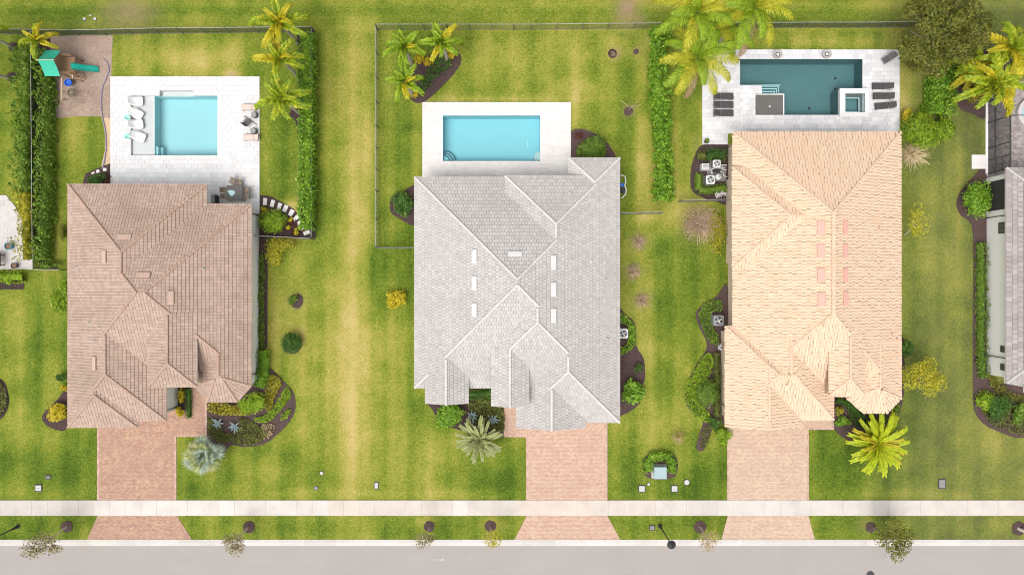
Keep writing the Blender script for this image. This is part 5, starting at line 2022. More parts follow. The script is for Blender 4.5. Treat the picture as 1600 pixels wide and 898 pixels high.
inpool_chair(213, 157.5, PI + .05, "white pool chair closest to the playground end of the sun shelf")
inpool_chair(213, 178, PI - .5, "second white pool chair, turned toward its neighbour, near the upper mint float")
inpool_chair(213.5, 193.5, PI + .15, "third white pool chair from the playground end of the sun shelf")
inpool_chair(217, 213.5, PI - .35, "white pool chair nearest the pool steps and the lower mint float")


def spiky_pot(px, py, lb):
    c = W(px, py, .4)
    t = thing("potted_plant", lb, "potted plant", (c.x, c.y, DZ), 0, "mint green plants on the pool edge")
    MB().lathe([(.14, 0), (.2, .3), (.22, .32), (.17, .32)], (0, 0), 12).build("pot", mat("stone_white", []), t)
    m = MB()
    for i in range(14):
        a, e = i * 2.4, .5 + .4 * ((i * 7) % 5) / 5
        r = .42 * math.cos(e * .8)
        m.add([(0.03 * math.sin(a), -.03 * math.cos(a), .32), (-.03 * math.sin(a), .03 * math.cos(a), .32), (r * .6 * math.cos(a) + .06 * math.sin(a), r * .6 * math.sin(a) - .06 * math.cos(a), .32 + .3 * e), (r * .6 * math.cos(a) - .06 * math.sin(a), r * .6 * math.sin(a) + .06 * math.cos(a), .32 + .3 * e), (r * math.cos(a), r * math.sin(a), .36 + .26 * e)], [(0, 2, 3, 1), (2, 4, 3)])
    m.build("leaf", mat("mint_plastic", []), t, kind='stuff')


spiky_pot(200, 184.5, "small mint green plant at the pool edge between the two middle white chairs")
spiky_pot(200, 214, "small mint green plant at the pool edge by the lowest white chair")


def fire_bowl(px, py, lb):
    c = W(px, py, .6)
    t = thing("fire_bowl", lb, "fire bowl", (c.x, c.y, DZ), 0, "stone fire bowls behind the dark pool")
    MB().lathe([(.26, 0), (.26, .14), (.20, .15)], (0, 0), 20).build("base", mat("bowl_stone", []), t)
    MB().lathe([(.18, .151), (.34, .30), (.43, .50), (.44, .56), (.38, .56), (.33, .46), (.02, .42)], (0, 0), 24).build("bowl", mat("bowl_stone", []), t)
    MB().lathe([(.22, .47), (.22, .50), (.17, .50), (.17, .47)], (0, 0), 20, False).build("burner", mat("unit_dark", []), t)
    m = MB()
    for i in range(12):
        a, r = i * 2.4, .12 * (i / 12) ** .5
        m.lathe([(.045, .44), (.04, .52), (.01, .54)], (r * math.cos(a), r * math.sin(a)), 6)
    m.build("pebble", mat("stone_white", []), t, kind='stuff')


fire_bowl(1215.5, 85, "round grey fire bowl behind the dark pool, closer to the coconut palms")
fire_bowl(1292.5, 84.5, "round grey fire bowl behind the dark pool, closer to the big olive tree")


# ------------------------------------------------------------------ machines and utility boxes
def condenser(px, py, w, lb, z=.0, top="unit_white", pad=True, h=.85, group=None):
    c = W(px, py, h)
    t = thing("air_conditioner", lb, "air conditioner", (c.x, c.y, z), 0, group)
    if pad:
        MB().box(-w * .62, w * .62, -w * .62, w * .62, 0, .1).build("pad", mat("box_grey", []), t)
    m = MB()
    for s in (-1, 1):
        m.box(s * w / 2 - .03, s * w / 2 + .03, -w / 2, w / 2, .101, h)
    m.box(-w / 2 + .031, w / 2 - .031, w / 2 - .06, w / 2, .101, h - .003)
    m.box(-w / 2 + .031, w / 2 - .031, -w / 2, -w / 2 + .06, .101, h - .003)
    m.build("cabinet", mat("unit_grey", []), t)
    r = MB()
    n = 20
    R = w * .40
    sq = []
    for i in range(n):
        a = 2 * PI * i / n
        k = (w / 2 + .02) / max(abs(math.cos(a)), abs(math.sin(a)))
        sq.append((math.cos(a) * k, math.sin(a) * k))
    vs = [(x, y, h + .03) for x, y in sq] + [(R * math.cos(2 * PI * i / n), R * math.sin(2 * PI * i / n), h + .05) for i in range(n)] + [(x, y, h + .004) for x, y in sq]
    r.add(vs, [(i, (i + 1) % n, n + (i + 1) % n, n + i) for i in range(n)] + [(2 * n + i, 2 * n + (i + 1) % n, (i + 1) % n, i) for i in range(n)])
    r.build("top", mat(top, []), t)
    MB().lathe([(R, h - .12), (.01, h - .12)], (0, 0), 20).build("well", mat("unit_dark", []), t)
    f = MB()
    for i in range(4):
        a = PI / 2 * i + .4
        q = [(.04, -.03), (R * .9, -.13), (R * .9, .10), (.04, .05)]
        f.add([(x * math.cos(a) - y * math.sin(a), x * math.sin(a) + y * math.cos(a), h - .05 + .05 * y / .1) for x, y in q], [(0, 1, 2, 3)])
    f.build("fan", mat("unit_white", []), t)
    g = MB()
    for k in (.35, .7):
        g.tube([(R * k * math.cos(2 * PI * i / 16), R * k * math.sin(2 * PI * i / 16), h + .05) for i in range(17)], .008, 4, False)
    g.tube([(-R, 0, h + .05), (R, 0, h + .05)], .009, 4)
    g.tube([(0, -R, h + .051), (0, R, h + .051)], .009, 4)
    g.build("grille", mat("unit_grey", []), t)
    MB().lathe([(.09, h - .03), (.09, h + .045), (.01, h + .05)], (0, 0), 12).build("motor", mat("unit_white", []), t)
    return t


condenser(974, 521, .86, "air conditioner with white rim in the mulch east of the grey roof")
condenser(1123, 500.5, .92, "air conditioner on a grey slab in the winding bed of the peach roofed house", top="unit_grey")
condenser(1120, 256, .70, "white air conditioner closest to the marble deck in the equipment yard")
condenser(1110, 281, .80, "white air conditioner farthest from the wall in the equipment yard")
c = W(1103, 260, .9)
t = thing("pool_heater", "white boxy pool heater beside the green boxwood in the equipment yard", "pool heater", (c.x, c.y, 0))
MB().bbox(-.36, .36, -.30, .30, 0, .85, .04).build("cabinet", mat("unit_white", []), t)
for i in range(4):
    MB().box(-.28, .28, -.22 + .12 * i, -.16 + .12 * i, .851, .875).build("louvre", mat("unit_grey", []), t)
c = W(1123, 276, .8)
t = thing("pool_filter", "round white pool filter tank among the pipes of the equipment yard", "pool filter", (c.x, c.y, 0))
MB().lathe([(.28, 0), (.31, .1), (.31, .75), (.22, .95), (.08, 1.02)], (0, 0), 20).build("tank", mat("unit_white", []), t)
MB().lathe([(.32, .5), (.34, .52), (.34, .56), (.32, .58)], (0, 0), 20, False).build("clamp_ring", mat("unit_dark", []), t)
for a in (.3, 1.9):
    MB().tube([(-.18 * math.cos(a), -.18 * math.sin(a), 1.0), (.18 * math.cos(a), .18 * math.sin(a), 1.0)], .03, 5).build("valve_handle", mat("unit_dark", []), t)
c = W(1120, 267, .3)
t = thing("pool_pump", "white pool pump with branching white pipes in the equipment yard", "pool pump", (c.x, c.y, 0))
MB().tube([(-.3, 0, .25), (.35, 0, .25)], .16, 10).build("motor", mat("unit_dark", []), t)
for pts in ([(-.7, .1, .3), (-.2, .25, .5), (.3, .22, .5), (.75, .25, .4)], [(-.45, -.1, .35), (-.45, -.5, .6), (.1, -.6, .6)], [(0, .2, .45), (0, .5, .45), (.6, .55, .5), (.9, .5, .5)], [(.3, -.05, .4), (.55, -.2, .55), (.6, -.55, .55), (.95, -.6, .5)],
            [(.45, .45, .5), (.5, .1, .55), (.9, .05, .5)], [(-.6, .35, .3), (-.55, -.3, .4), (-.75, -.6, .4)]):
    MB().tube(pts, .04, 6).build("pipe", mat("unit_white", []), t)
MB().box(-.9, .95, -.95, .55, 0, .08).build("slab", mat("box_grey", []), t)
c = W(974, 291, .5)
t = thing("pool_pump", "pool pump with white pipe loop at the east wall of the grey roofed house", "pool pump", (c.x, c.y, 0))
MB().tube([(-.1, .28, .35), (-.1, -.05, .35)], .18, 10).build("motor", mat("swing_blue", []), t)
MB().lathe([(.22, 0), (.24, .5), (.15, .72), (.05, .75)], (-.05, -.42), 14).build("tank", mat("unit_dark", []), t)
MB().tube([(-.2, 1.1, .4), (.15, .95, .6), (.22, .4, .6), (.12, .1, .6), (.25, -.3, .6), (.2, -.8, .6), (-.15, -1.15, .4)], .06, 6).build("pipe", mat("unit_white", []), t)
for px, py, lb in ((1131, 303, "clump of white flowering plants at the wall by the short fence"), (1122, 305, "smaller clump of white blossoms beside the short fence")):
    c = W(px, py, .4)
    v, f = blob_leaves(.42, .38, .6, 90, .16, 6, core=.5)
    obj("flowering_plant", np_mesh("flowering_plant", v, f, mat("stone_white", [])), None, (c.x, c.y, .02), label=lb, cat="plant", group="white flowering plants by the fence")
c = W(1118, 542, .5)
t = thing("meter_box", "small white utility meter with conduit on the west wall of the peach roofed house", "utility meter", (c.x + .35, c.y, 0))
MB().bbox(-.16, .02, -.2, .2, .6, 1.3, .02).build("cabinet", mat("unit_white", []), t)
MB().tube([(-.08, .35, 0), (-.08, .35, 1.2), (-.08, .1, 1.4)], .04, 6).build("conduit", mat("unit_white", []), t)
MB().lathe([(.10, 1.301), (.10, 1.38), (.02, 1.40)], (-.07, 0), 12).build("dial", mat("dark_glass", []), t)

c = W(1032, 738.5, .8)
t = thing("transformer", "pale green utility transformer box inside the mulch horseshoe", "transformer", (c.x, c.y, 0))
MB().box(-.72, .72, -.70, .66, 0, .1).build("pad", mat("box_pale", []), t)
MB().bbox(-.55, .55, -.52, .55, .101, .80, .03).build("cabinet", mat("transformer_green", []), t)
MB().bbox(-.60, .60, -.58, .58, .801, .87, .03).build("lid", mat("transformer_green", []), t)
MB().box(-.012, .012, -.535, -.521, .15, .78).build("door_seam", mat("unit_dark", []), t)


def ground_box(px, py, w, d, m, lb, name="utility_box", cat="utility box", h=.09, lidm=None, rz=0):
    c = W(px, py, .05)
    t = thing(name, lb, cat, (c.x, c.y, 0), rz)
    w, d = w / 16, d / 16
    f = MB()
    f.box(-w / 2 - .07, w / 2 + .07, d / 2, d / 2 + .07, -.05, h * .7)
    f.box(-w / 2 - .07, w / 2 + .07, -d / 2 - .07, -d / 2, -.05, h * .7)
    f.box(-w / 2 - .07, -w / 2, -d / 2, d / 2, -.05, h * .7)
    f.box(w / 2, w / 2 + .07, -d / 2, d / 2, -.05, h * .7)
    f.build("frame", mat("unit_dark", []), t)
    MB().bbox(-w / 2 + .01, w / 2 - .01, -d / 2 + .01, d / 2 - .01, -.05, h, .015).build("lid", mat(lidm or m, []), t)
    MB().box(-.05, .05, -.02, .02, h + .001, h + .015).build("handle", mat("unit_dark", []), t)
    return t


def ground_cap(px, py, r, m, lb, name="utility_cover", h=.07, squash=1.0):
    c = W(px, py, .03)
    t = thing(name, lb, "utility cover", (c.x, c.y, 0))
    r /= 16
    MB().lathe([(r * 1.25, -.04), (r * 1.25, h * .6), (r * 1.05, h * .65)], (0, 0), 16).build("ring", mat("unit_dark", []), t)
    MB().lathe([(r, -.03), (r, h), (r * .9, h + .01)], (0, 0), 16).build("lid", mat(m, []), t)


ground_box(60, 762, 9, 9, "box_pale", "pale square utility lid on the lawn beside the westernmost driveway")
ground_box(75, 745, 6.5, 4, "box_grey", "small grey rectangular lid above the pale square one near the western driveway")
ground_box(1003, 763, 9, 9, "box_pale", "pale square utility lid below and west of the transformer")
ground_box(1054, 763, 9, 9, "box_pale", "pale square utility lid below and east of the transformer")
ground_box(588, 758, 5.5, 9, "box_pale", "narrow pale lid with a dark rim alone on the wide middle lawn")
ground_box(1472, 755.5, 9.5, 13, "box_grey", "dark grey utility box on the lawn of the peach roofed house")
ground_box(1019, 824, 7, 6, "box_grey", "grey lid in the verge beside the street lamp")
ground_cap(1073, 753, 4, "box_pale", "oval pale cover on the lawn near the transformer lids")
ground_cap(1013.5, 756, 2.2, "box_pale", "tiny white round cap between the transformer and the pale lid")
ground_cap(494, 762, 3, "box_grey", "round grey cover with bare ring near the sidewalk between two lots")
ground_cap(502.5, 738.5, 2.6, "box_pale", "pale round stone cap above the grey cover between two lots")
ground_cap(132, 30, 2.3, "box_pale", "white cap behind the fence, larger one nearer the western corner")
ground_cap(148.5, 30, 2.3, "box_pale", "white cap behind the fence, nearer the rusty lawn patch")
ground_cap(141.5, 24.5, 1.5, "box_pale", "smallest white cap behind the fence, set back from the other two")
ground_cap(1361, 899, 5, "box_grey", "round manhole cover at the very bottom edge of the street", h=-.07)


# ------------------------------------------------------------------ street lamps
def lamp(base_px, lb):
    b = W(*base_px)
    t = thing("street_lamp", lb, "street lamp", (b.x, b.y, 0), 0, "black street lamps in the verge")
    MB().lathe([(.22, 0), (.22, .08), (.13, .14), (.11, .7), (.085, .8)], (0, 0), 12).build("base", mat("lamp_black", []), t)
    MB().tube([(0, 0, .78), (0, 0, 4.4)], [.075, .05], 8).build("pole", mat("lamp_black", []), t)
    MB().lathe([(.06, 4.4), (.16, 4.5), (.20, 4.75), (.18, 4.9)], (0, 0), 14).build("lantern", mat("dark_glass", []), t)
    MB().lathe([(.38, 4.84), (.40, 4.90), (.22, 5.04), (.06, 5.12), (.03, 5.25)], (0, 0), 20).build("hood", mat("lamp_black", []), t)


lamp((1031, 821), "black street lamp with round hood in the verge before the peach roofed house")
lamp((28, 822), "black street lamp at the western picture edge with only its pole in view")

# stepping stones
t = thing("stepping_stone_path", "curved row of white stepping stones in dark mulch beside the hedge", "stepping stones", (W(450, 330).x, W(450, 330).y, 0))
for px, py, w, h, a in ((414.5, 315, 6, 11, -.1), (426, 318, 6, 11, -.25), (437, 322.5, 6, 10.5, -.32), (446, 326, 6.5, 11, -.42), (455.5, 332.5, 6.5, 10.5, -.5), (463, 340.5, 6, 10, -.85), (468, 348.5, 6, 8, -.9), (472.5, 357, 4, 6, -.75), (479.5, 363.5, 10.5, 6, .35)):
    c = W(px, py)
    m = MB().bbox(-w / 32, w / 32, -h / 32, h / 32, -.05, .09, .012)
    o = m.build("stone", mat("stone_white", []), t)
    o.location = (c.x - t.location.x, c.y - t.location.y, 0)
    o.rotation_euler = (0, 0, a)
t = thing("stepping_stone_path", "three white stepping stones in the mulch corner at the pink roof", "stepping stones", (W(155, 267).x, W(155, 267).y, 0))
for px, py, w, h, a in ((164.3, 265.3, 5.4, 5.2, 0), (153.5, 268, 5, 5, .4), (146, 270.5, 5, 2.6, .5)):
    c = W(px, py)
    o = MB().bbox(-w / 32, w / 32, -h / 32, h / 32, -.05, .09, .012).build("stone", mat("stone_white", []), t)
    o.location = (c.x - t.location.x, c.y - t.location.y, 0)
    o.rotation_euler = (0, 0, a)

# things on the western patio
c = W(14, 384.5, .4)
t = thing("planter", "teal round planter on the western neighbour's patio", "planter", (c.x, c.y, .06))
MB().lathe([(.25, 0), (.36, .35), (.37, .5), (.30, .5), (.28, .4)], (0, 0), 18).build("pot", mat("teal_plastic", []), t)
MB().lathe([(.27, .42), (.01, .44)], (0, 0), 14).build("earth", mat("soil", []), t)
c = W(23, 415, .3)
t = thing("planter", "dark brown planter at the fence corner of the western patio", "planter", (c.x, c.y, .06))
MB().lathe([(.2, 0), (.28, .3), (.3, .4), (.24, .4), (.2, .3)], (0, 0), 16).build("pot", mat("clay_brown", []), t)
MB().lathe([(.22, .33), (.01, .34)], (0, 0), 14).build("earth", mat("soil", []), t)
c = W(-3, 406, .4)
t = thing("patio_table", "white table with a brown frame cut off by the western picture edge", "table", (c.x, c.y, .06))
MB().bbox(-1.2, .42, -.62, .62, .68, .72, .015).build("tabletop", mat("white_plastic", []), t)
m = MB()
m.box(.421, .50, -.66, .70, .66, .735)
m.box(-.15, .42, .621, .70, .66, .735)
m.build("frame", mat("clay_brown", []), t)
for sy in (-.5, .5):
    MB().box(.30, .38, sy - .04, sy + .04, 0, .679).build("leg", mat("clay_brown", []), t)
c = W(1104.5, 220.5, .5)
t = thing("potted_plant", "round clipped shrub in a pot on the marble deck corner", "potted plant", (c.x, c.y, DZ))
MB().lathe([(.16, 0), (.22, .3), (.24, .35), (.18, .35)], (0, 0), 14).build("pot", mat("clay_brown", []), t)
v, f = blob_leaves(.25, .25, .5, 160, .09, 6, base=.3)
obj("foliage", np_mesh("foliage", v, f, MATS["leaf_mid"]), t)

# ------------------------------------------------------------------ hedges
hedge("hedge", "tall clipped bright green hedge by the golden palms and stepping stones", [(480, 55), (480, 130), (480, 210), (479, 290), (479, 358)], 22, 1.9, "leaf_hedge", 95, .19)
hedge("hedge", "inner row of the double hedge beside the playground and dark fence", [(69, 80), (70, 180), (69, 260), (68, 340), (66, 405)], 15, 1.9, "leaf_mid", 80, .2, jag=.5)
hedge("hedge", "outer row of the double hedge on the western neighbour's side of the fence", [(38, 78), (36, 160), (33, 240), (35, 300)], 22, 1.8, "leaf_mid", 65, .2, jag=.55)
hedge("hedge", "sparser yellowish hedge leaning over the western patio", [(37, 300), (38, 350), (41, 405)], 20, 1.8, "leaf_gold", 40, .2, jag=.7)
shrub("shrub", "yellow flecked shrub poking out of the outer hedge row beside the western lawn", "shrub", 31, 190, 9, 16, 1.6, "leaf_lime", 170, .18, 5)
shrub("shrub", "lone green shrub closing the double hedge at the fence corner", "shrub", 74, 413, 17, 8, 1.2, "leaf_mid", 500, .16, 7)
hedge("hedge", "wide bright green hedge between the grey and the peach roofed lots", [(1030, 44), (1029, 110), (1033, 180), (1037, 250), (1038, 312)], 25, 1.9, "leaf_hedge", 95, .21, jag=.35)
hedge("hedge", "bright green hedge under the big olive tree", [(1474, 92), (1473, 140), (1466, 178)], 32, 2.2, "leaf_hedge", 95, .21, jag=.35)
hedge("hedge", "short bright hedge below the western patio", [(-8, 433), (16, 433), (34, 433)], 18, 1.0, "leaf_lime", 90, .15)
hedge("hedge", "low dark green hedge beside the front walk of the pink roofed house", [(294, 608), (294, 652)], 7, .7, "leaf_dark", 160, .1)
hedge("hedge", "low curved boxwood hedge around the back of the transformer", [(1014, 736), (1012, 722), (1020, 714), (1034, 712), (1047, 715), (1052, 726), (1049, 737)], 14, .7, "leaf_hedge", 120, .14)
hedge("hedge", "clipped boxwood on the marble deck side of the equipment yard, paler end", [(1090, 243), (1102, 243)], 14, .9, "leaf_moss", 140, .1)
hedge("hedge", "clipped boxwood on the marble deck side of the equipment yard, darker end", [(1105, 242), (1133, 241)], 18, 1.0, "leaf_dark", 140, .1)
hedge("hedge", "clipped boxwood corner around the lower side of the equipment yard", [(1092, 272), (1093, 296), (1105, 297), (1133, 293)], 13, .9, "leaf_mid", 140, .1)

# ------------------------------------------------------------------ feather palms
FOX = [frond_mesh("frond", 2.5, .52, "palm_gold", 84, .5, 1.95, .85, .95, .13, .1, .75, s, .10 - .2 * (s % 2)) for s in (1, 2)] + [frond_mesh("frond", 2.5, .52, "palm_mix", 84, .5, 1.95, .85, .95, .13, .1, .75, s, .12 * (s - 24)) for s in (23, 24, 25)]
FOXG = [frond_mesh("frond", 2.1, .50, "palm_green", 80, .5, 1.95, .85, .95, .13, .1, .75, s, .12 * (s - 5)) for s in (4, 5, 6)] + [frond_mesh("frond", 2.1, .5, "palm_gold", 80, .35, 1.5, .85, .95, .13, .1, .75, 7)]
COCO = [frond_mesh("frond", 4.2, .85, "palm_coco", 62, .45, 1.75, .1, 1.05, .06, .45, .3, s, .06 * (s - 2)) for s in (1, 2, 3)] + [frond_mesh("frond", 4.0, .8, "palm_green", 62, .5, 1.6, .1, 1.05, .06, .4, .3, s, .08 * (s - 9)) for s in (8, 9, 10)]
COCOD = frond_mesh("frond", 3.9, .75, "palm_dead", 46, .0, 1.4, .25, .8, .05, .5, .3, 9)
LIME = [frond_mesh("frond", 2.85, .72, "palm_lime", 90, .25, .85, .45, .5, .14, .05, .75, s) for s in (1, 2)] + [frond_mesh("frond", 2.85, .7, "palm_lime", 90, .2, 1.0, .45, .5, .14, .05, .75, 3), frond_mesh("frond", 2.8, .7, "palm_gold", 90, .2, 1.0, .45, .5, .14, .05, .75, 4)]
SAGE = [frond_mesh("frond", 2.1, .50, "palm_sage", 80, .3, .75, .4, .55, .12, .05, .75, s) for s in (1, 2, 3)]


def vpalm(lb, px, py, z, n, meshes, seed, scale=1.0, group=None, base=None, **kw):
    c = W(px, py, z)
    b = W(*base) if base else c
    return palm(lb, (b.x, b.y), (c.x, c.y), z, n, meshes, scale, seed=seed, group=group, **kw)


vpalm("golden foxtail palm straddling the back fence, farthest from the pool", 437, 35, 5.5, 9, FOX, 1, 1.05, "three golden palms by the tall hedge")
vpalm("golden foxtail palm in the middle of the three by the tall hedge", 438, 92, 5.5, 9, FOX, 2, 1.0, "three golden palms by the tall hedge")
vpalm("golden foxtail palm nearest the deck corner, lowest of the three", 439, 153, 5.5, 9, FOX, 3, 1.05, "three golden palms by the tall hedge")
vpalm("green foxtail palm nearest the fence corner behind the cream deck", 632, 74, 4.8, 10, FOXG, 4, 1.0, "three green palms behind the cream deck")
vpalm("green foxtail palm over the mulch triangle, farthest from the side fence", 691, 66, 4.8, 9, FOXG, 5, .95, "three green palms behind the cream deck")
vpalm("green foxtail palm closest to the cream pool deck", 633, 127, 4.8, 9, FOXG, 6, .95, "three green palms behind the cream deck")
vpalm("coconut palm overhanging the marble deck with drooping golden fronds", 1090, 90, 7.0, 17, COCO, 7, 1.0, "coconut palms by the dark pool", base=(1078, 110), deadm=COCOD, trunk_r=.16)
vpalm("coconut palm at the top picture edge beside the wide hedge", 1092, 20, 8.0, 15, COCO, 8, 1.0, "coconut palms by the dark pool", base=(1082, 60), trunk_r=.16)
vpalm("coconut palm at the top picture edge closest to the dark pool", 1180, 12, 8.0, 17, COCO, 9, 1.05, "coconut palms by the dark pool", base=(1160, 62), deadm=COCOD, trunk_r=.16)
vpalm("coconut palm crowded between the other three", 1130, 40, 6.5, 13, COCO, 19, .85, "coconut palms by the dark pool", base=(1122, 70), trunk_r=.16)
vpalm("golden palm at the east edge nearest the screen enclosure", 1550, 130, 4.5, 15, FOX, 10, 1.3, "golden palms in the upper east corner", base=(1540, 150))
vpalm("golden palm behind the enclosure palm touching the east edge", 1580, 76, 5.0, 13, FOX, 11, 1.15, "golden palms in the upper east corner", base=(1562, 100))
vpalm("short golden palm between the bright hedge and the enclosure palm", 1526, 106, 3.2, 13, FOX, 20, 1.0, "golden palms in the upper east corner")
vpalm("slender palm leaning out of the picture at the upper east corner", 1668, 48, 7.0, 9, FOX, 12, 1.0, base=(1578, 74), trunk_r=.10, trunkm="pale_bark")
vpalm("small golden palm at the corner of the double hedge", 58, 62, 3.2, 9, FOX, 13, .72, base=(62, 68))
vpalm("palm at the western edge whose trunk leans out of the picture, by the fence", -34, 46, 5.0, 9, FOX, 14, 1.0, base=(20, 74), trunk_r=.10, trunkm="pale_bark")
vpalm("palm with only its pale trunk in view on the western lawn", -62, 112, 5.5, 9, FOX, 15, 1.0, base=(17, 123), trunk_r=.12, trunkm="pale_bark")
vpalm("lime yellow palm with broad fronds in front of the peach roofed bay", 1372, 692, 2.2, 40, LIME, 16, .96, trunk_r=.22, tilt=(-.05, .8))
vpalm("sage green palm between the grey roof gables and the lawn", 750, 687, 1.6, 34, SAGE, 17, .95, trunk_r=.22, tilt=(0, .85))
FAN = [fan_mesh("frond", 1.05, "palm_silver", 1.0, 24, 2.0, .14, s, .3) for s in (1, 2, 3)] + [fan_mesh("frond", 1.0, "palm_sage", 1.1, 24, 2.0, .14, 5, .5)]
FAND = fan_mesh("frond", .95, "leaf_straw", 1.15, 20, 1.9, .14, 6, .6)
vpalm("silver blue fan palm beside the red brown driveway", 319, 711, 2.2, 24, FAN, 18, .95, trunk_r=.24, tilt=(-.15, 1.5), deadm=FAND)


def agave(px, py, lb, r=.80, n=15, z=.15):
    c = W(px, py, .3)
    t = thing("agave", lb, "agave", (c.x, c.y, .02), 0, "silver blue agaves in the front beds")
    rng = random.Random(int(px))
    for i in range(n):
        a, q = i * 2.39996 + rng.uniform(-.2, .2), i / n
        L = r * (1.0 - .45 * q) * rng.uniform(.85, 1.1)
        e = .25 + .9 * q
        m = MB()
        pts = [(0, .035, 0), (.35, .075, .06), (.7, .055, .02), (1.0, .003, -.10)]
        vs = []
        for u, w, s in pts:
            x, zz = u * L * math.cos(e), u * L * math.sin(e) + s * L * math.cos(e) + z
            for sd, dz in ((-1, .025), (0, 0), (1, .025)):
                vs.append((x * math.cos(a) - sd * w * math.sin(a), x * math.sin(a) + sd * w * math.cos(a), zz + dz))
        m.add(vs, [(k * 3 + j, k * 3 + j + 1, (k + 1) * 3 + j + 1, (k + 1) * 3 + j) for k in range(3) for j in range(2)])
        m.build("leaf", MATS["agave"], t)


agave(340, 661, "silver agave nearest the front walk of the pink roofed house")
agave(366, 667, "silver agave beside the one next to the front walk, deeper in the kidney shaped bed")
agave(738, 650, "silver agave next to the bright bush before the grey gables")
agave(770, 655.5, "silver agave nearest the front walk of the grey roofed house")


# ------------------------------------------------------------------ trees
def tree(name, lb, base, crown, z, rx, ry, h, m, n, leaf, k=12, trunk_r=.1, bark="bark", limbs=6, group=None, spread=.75, sub=.38, core=0, seed=0, aspect=.5):
    rng = random.Random(seed)
    b, c = W(*base), W(*crown, z)
    t = thing(name, lb, "tree", (b.x, b.y, 0), 0, group)
    d = Vector((c.x - b.x, c.y - b.y, 0))
    mb = MB()
    th = max(.8, z - h * .35)
    mb.tube([(0, 0, 0), (d.x * .3 + .03, d.y * .3, th * .4), (d.x * .75, d.y * .75, th * .8), (d.x, d.y, th)], [trunk_r * 1.3, trunk_r, trunk_r * .8, trunk_r * .5], 7)
    for i in range(limbs):
        a = 2 * PI * i / limbs + rng.uniform(-.4, .4)
        s = rng.uniform(.5, .9)
        e = Vector((d.x + math.cos(a) * rx / 16 * s, d.y + math.sin(a) * ry / 16 * s, z + rng.uniform(-.2, .4) * h))
        st = Vector((d.x * .8, d.y * .8, th * rng.uniform(.7, .95)))
        mid = st.lerp(e, .5) + Vector((0, 0, .15))
        mb.tube([st, mid, e], [trunk_r * .45, trunk_r * .3, trunk_r * .08], 5)
        for _ in range(3):
            e2 = mid + Vector((rng.uniform(-1, 1) * rx / 22, rng.uniform(-1, 1) * ry / 22, rng.uniform(0, .4) * h))
            mb.tube([mid, e2], [trunk_r * .2, trunk_r * .05], 3, False)
    mb.build("trunk", mat(bark, []), t)
    v, f = blob_leaves(rx / 16, ry / 16, h, n, leaf, k, spread, sub, z - h / 2, core, aspect=aspect)
    obj("crown", np_mesh("crown", v, f, MATS[m]), t, (d.x, d.y, 0))
    return t


tree("olive_tree", "big olive brown tree overhanging the fence behind the dark pool", (1452, 78), (1471, 56), 5.2, 62, 56, 4.2, "leaf_brown", 14000, .27, 40, .22, limbs=12, seed=1, core=.5, spread=.88, sub=.26)
shrub("shrub", "olive shrub mass at the foot of the big olive tree by the deck corner", "shrub", 1432, 95, 22, 22, 2.6, "leaf_olive", 900, .22, 9, core=.5)
tree("small_tree", "round yellow autumn tree on the strip east of the peach roofed house", (1432, 592), (1443, 591), 2.6, 30, 29, 1.9, "leaf_autumn", 2600, .19, 16, .06, limbs=9, seed=2, bark="twig")
tree("small_tree", "small leaning tree with pale stem and sparse yellow leaves by the peach roof", (1413, 367), (1434, 349), 2.6, 20, 26, 1.6, "leaf_autumn", 620, .19, 12, .05, limbs=8, seed=3, bark="pale_bark")
verge = "young street trees in the verge"
tree("street_tree", "sparse street tree leaning over the kerb at the western edge", (105, 822), (66, 849), 3.3, 34, 19, 1.8, "leaf_street", 858, 0.21, 16, .07, limbs=9, group=verge, seed=4, bark="pale_bark")
tree("street_tree", "sparse street tree in the verge east of the red brown driveway", (388, 823), (366, 846), 2.8, 21, 19, 1.6, "leaf_street", 676, 0.19, 12, .055, limbs=7, group=verge, seed=5, bark="pale_bark")
tree("street_tree", "thin street tree before the middle lawn, first of the close pair", (671, 823), (663, 841), 2.4, 15, 15, 1.4, "leaf_street", 442, 0.18, 10, .05, limbs=7, group=verge, seed=6, bark="pale_bark")
tree("street_tree", "thin yellowish street tree of the close pair nearest the rose driveway", (766, 822), (767, 842), 2.4, 15, 18, 1.4, "leaf_autumn", 442, 0.16, 10, .05, limbs=7, group=verge, seed=7, bark="twig_pale")
tree("street_tree", "thin street tree between the street lamp and the tan driveway", (1093, 822), (1107, 844), 2.6, 17, 20, 1.5, "leaf_straw", 520, 0.16, 10, .05, limbs=7, group=verge, seed=8, bark="pale_bark")
tree("street_tree", "fullest street tree, leafy green, east of the tan driveway", (1364, 823), (1395, 842), 3.2, 27, 31, 2.0, "leaf_olive", 1664, 0.21, 15, .08, limbs=10, group=verge, seed=9)
tree("street_tree", "street tree leaning out of the picture at the eastern edge", (1591, 825), (1668, 862), 4.0, 30, 26, 2.0, "leaf_olive", 1040, 0.21, 12, .13, limbs=8, group=verge, seed=10, bark="pale_bark")
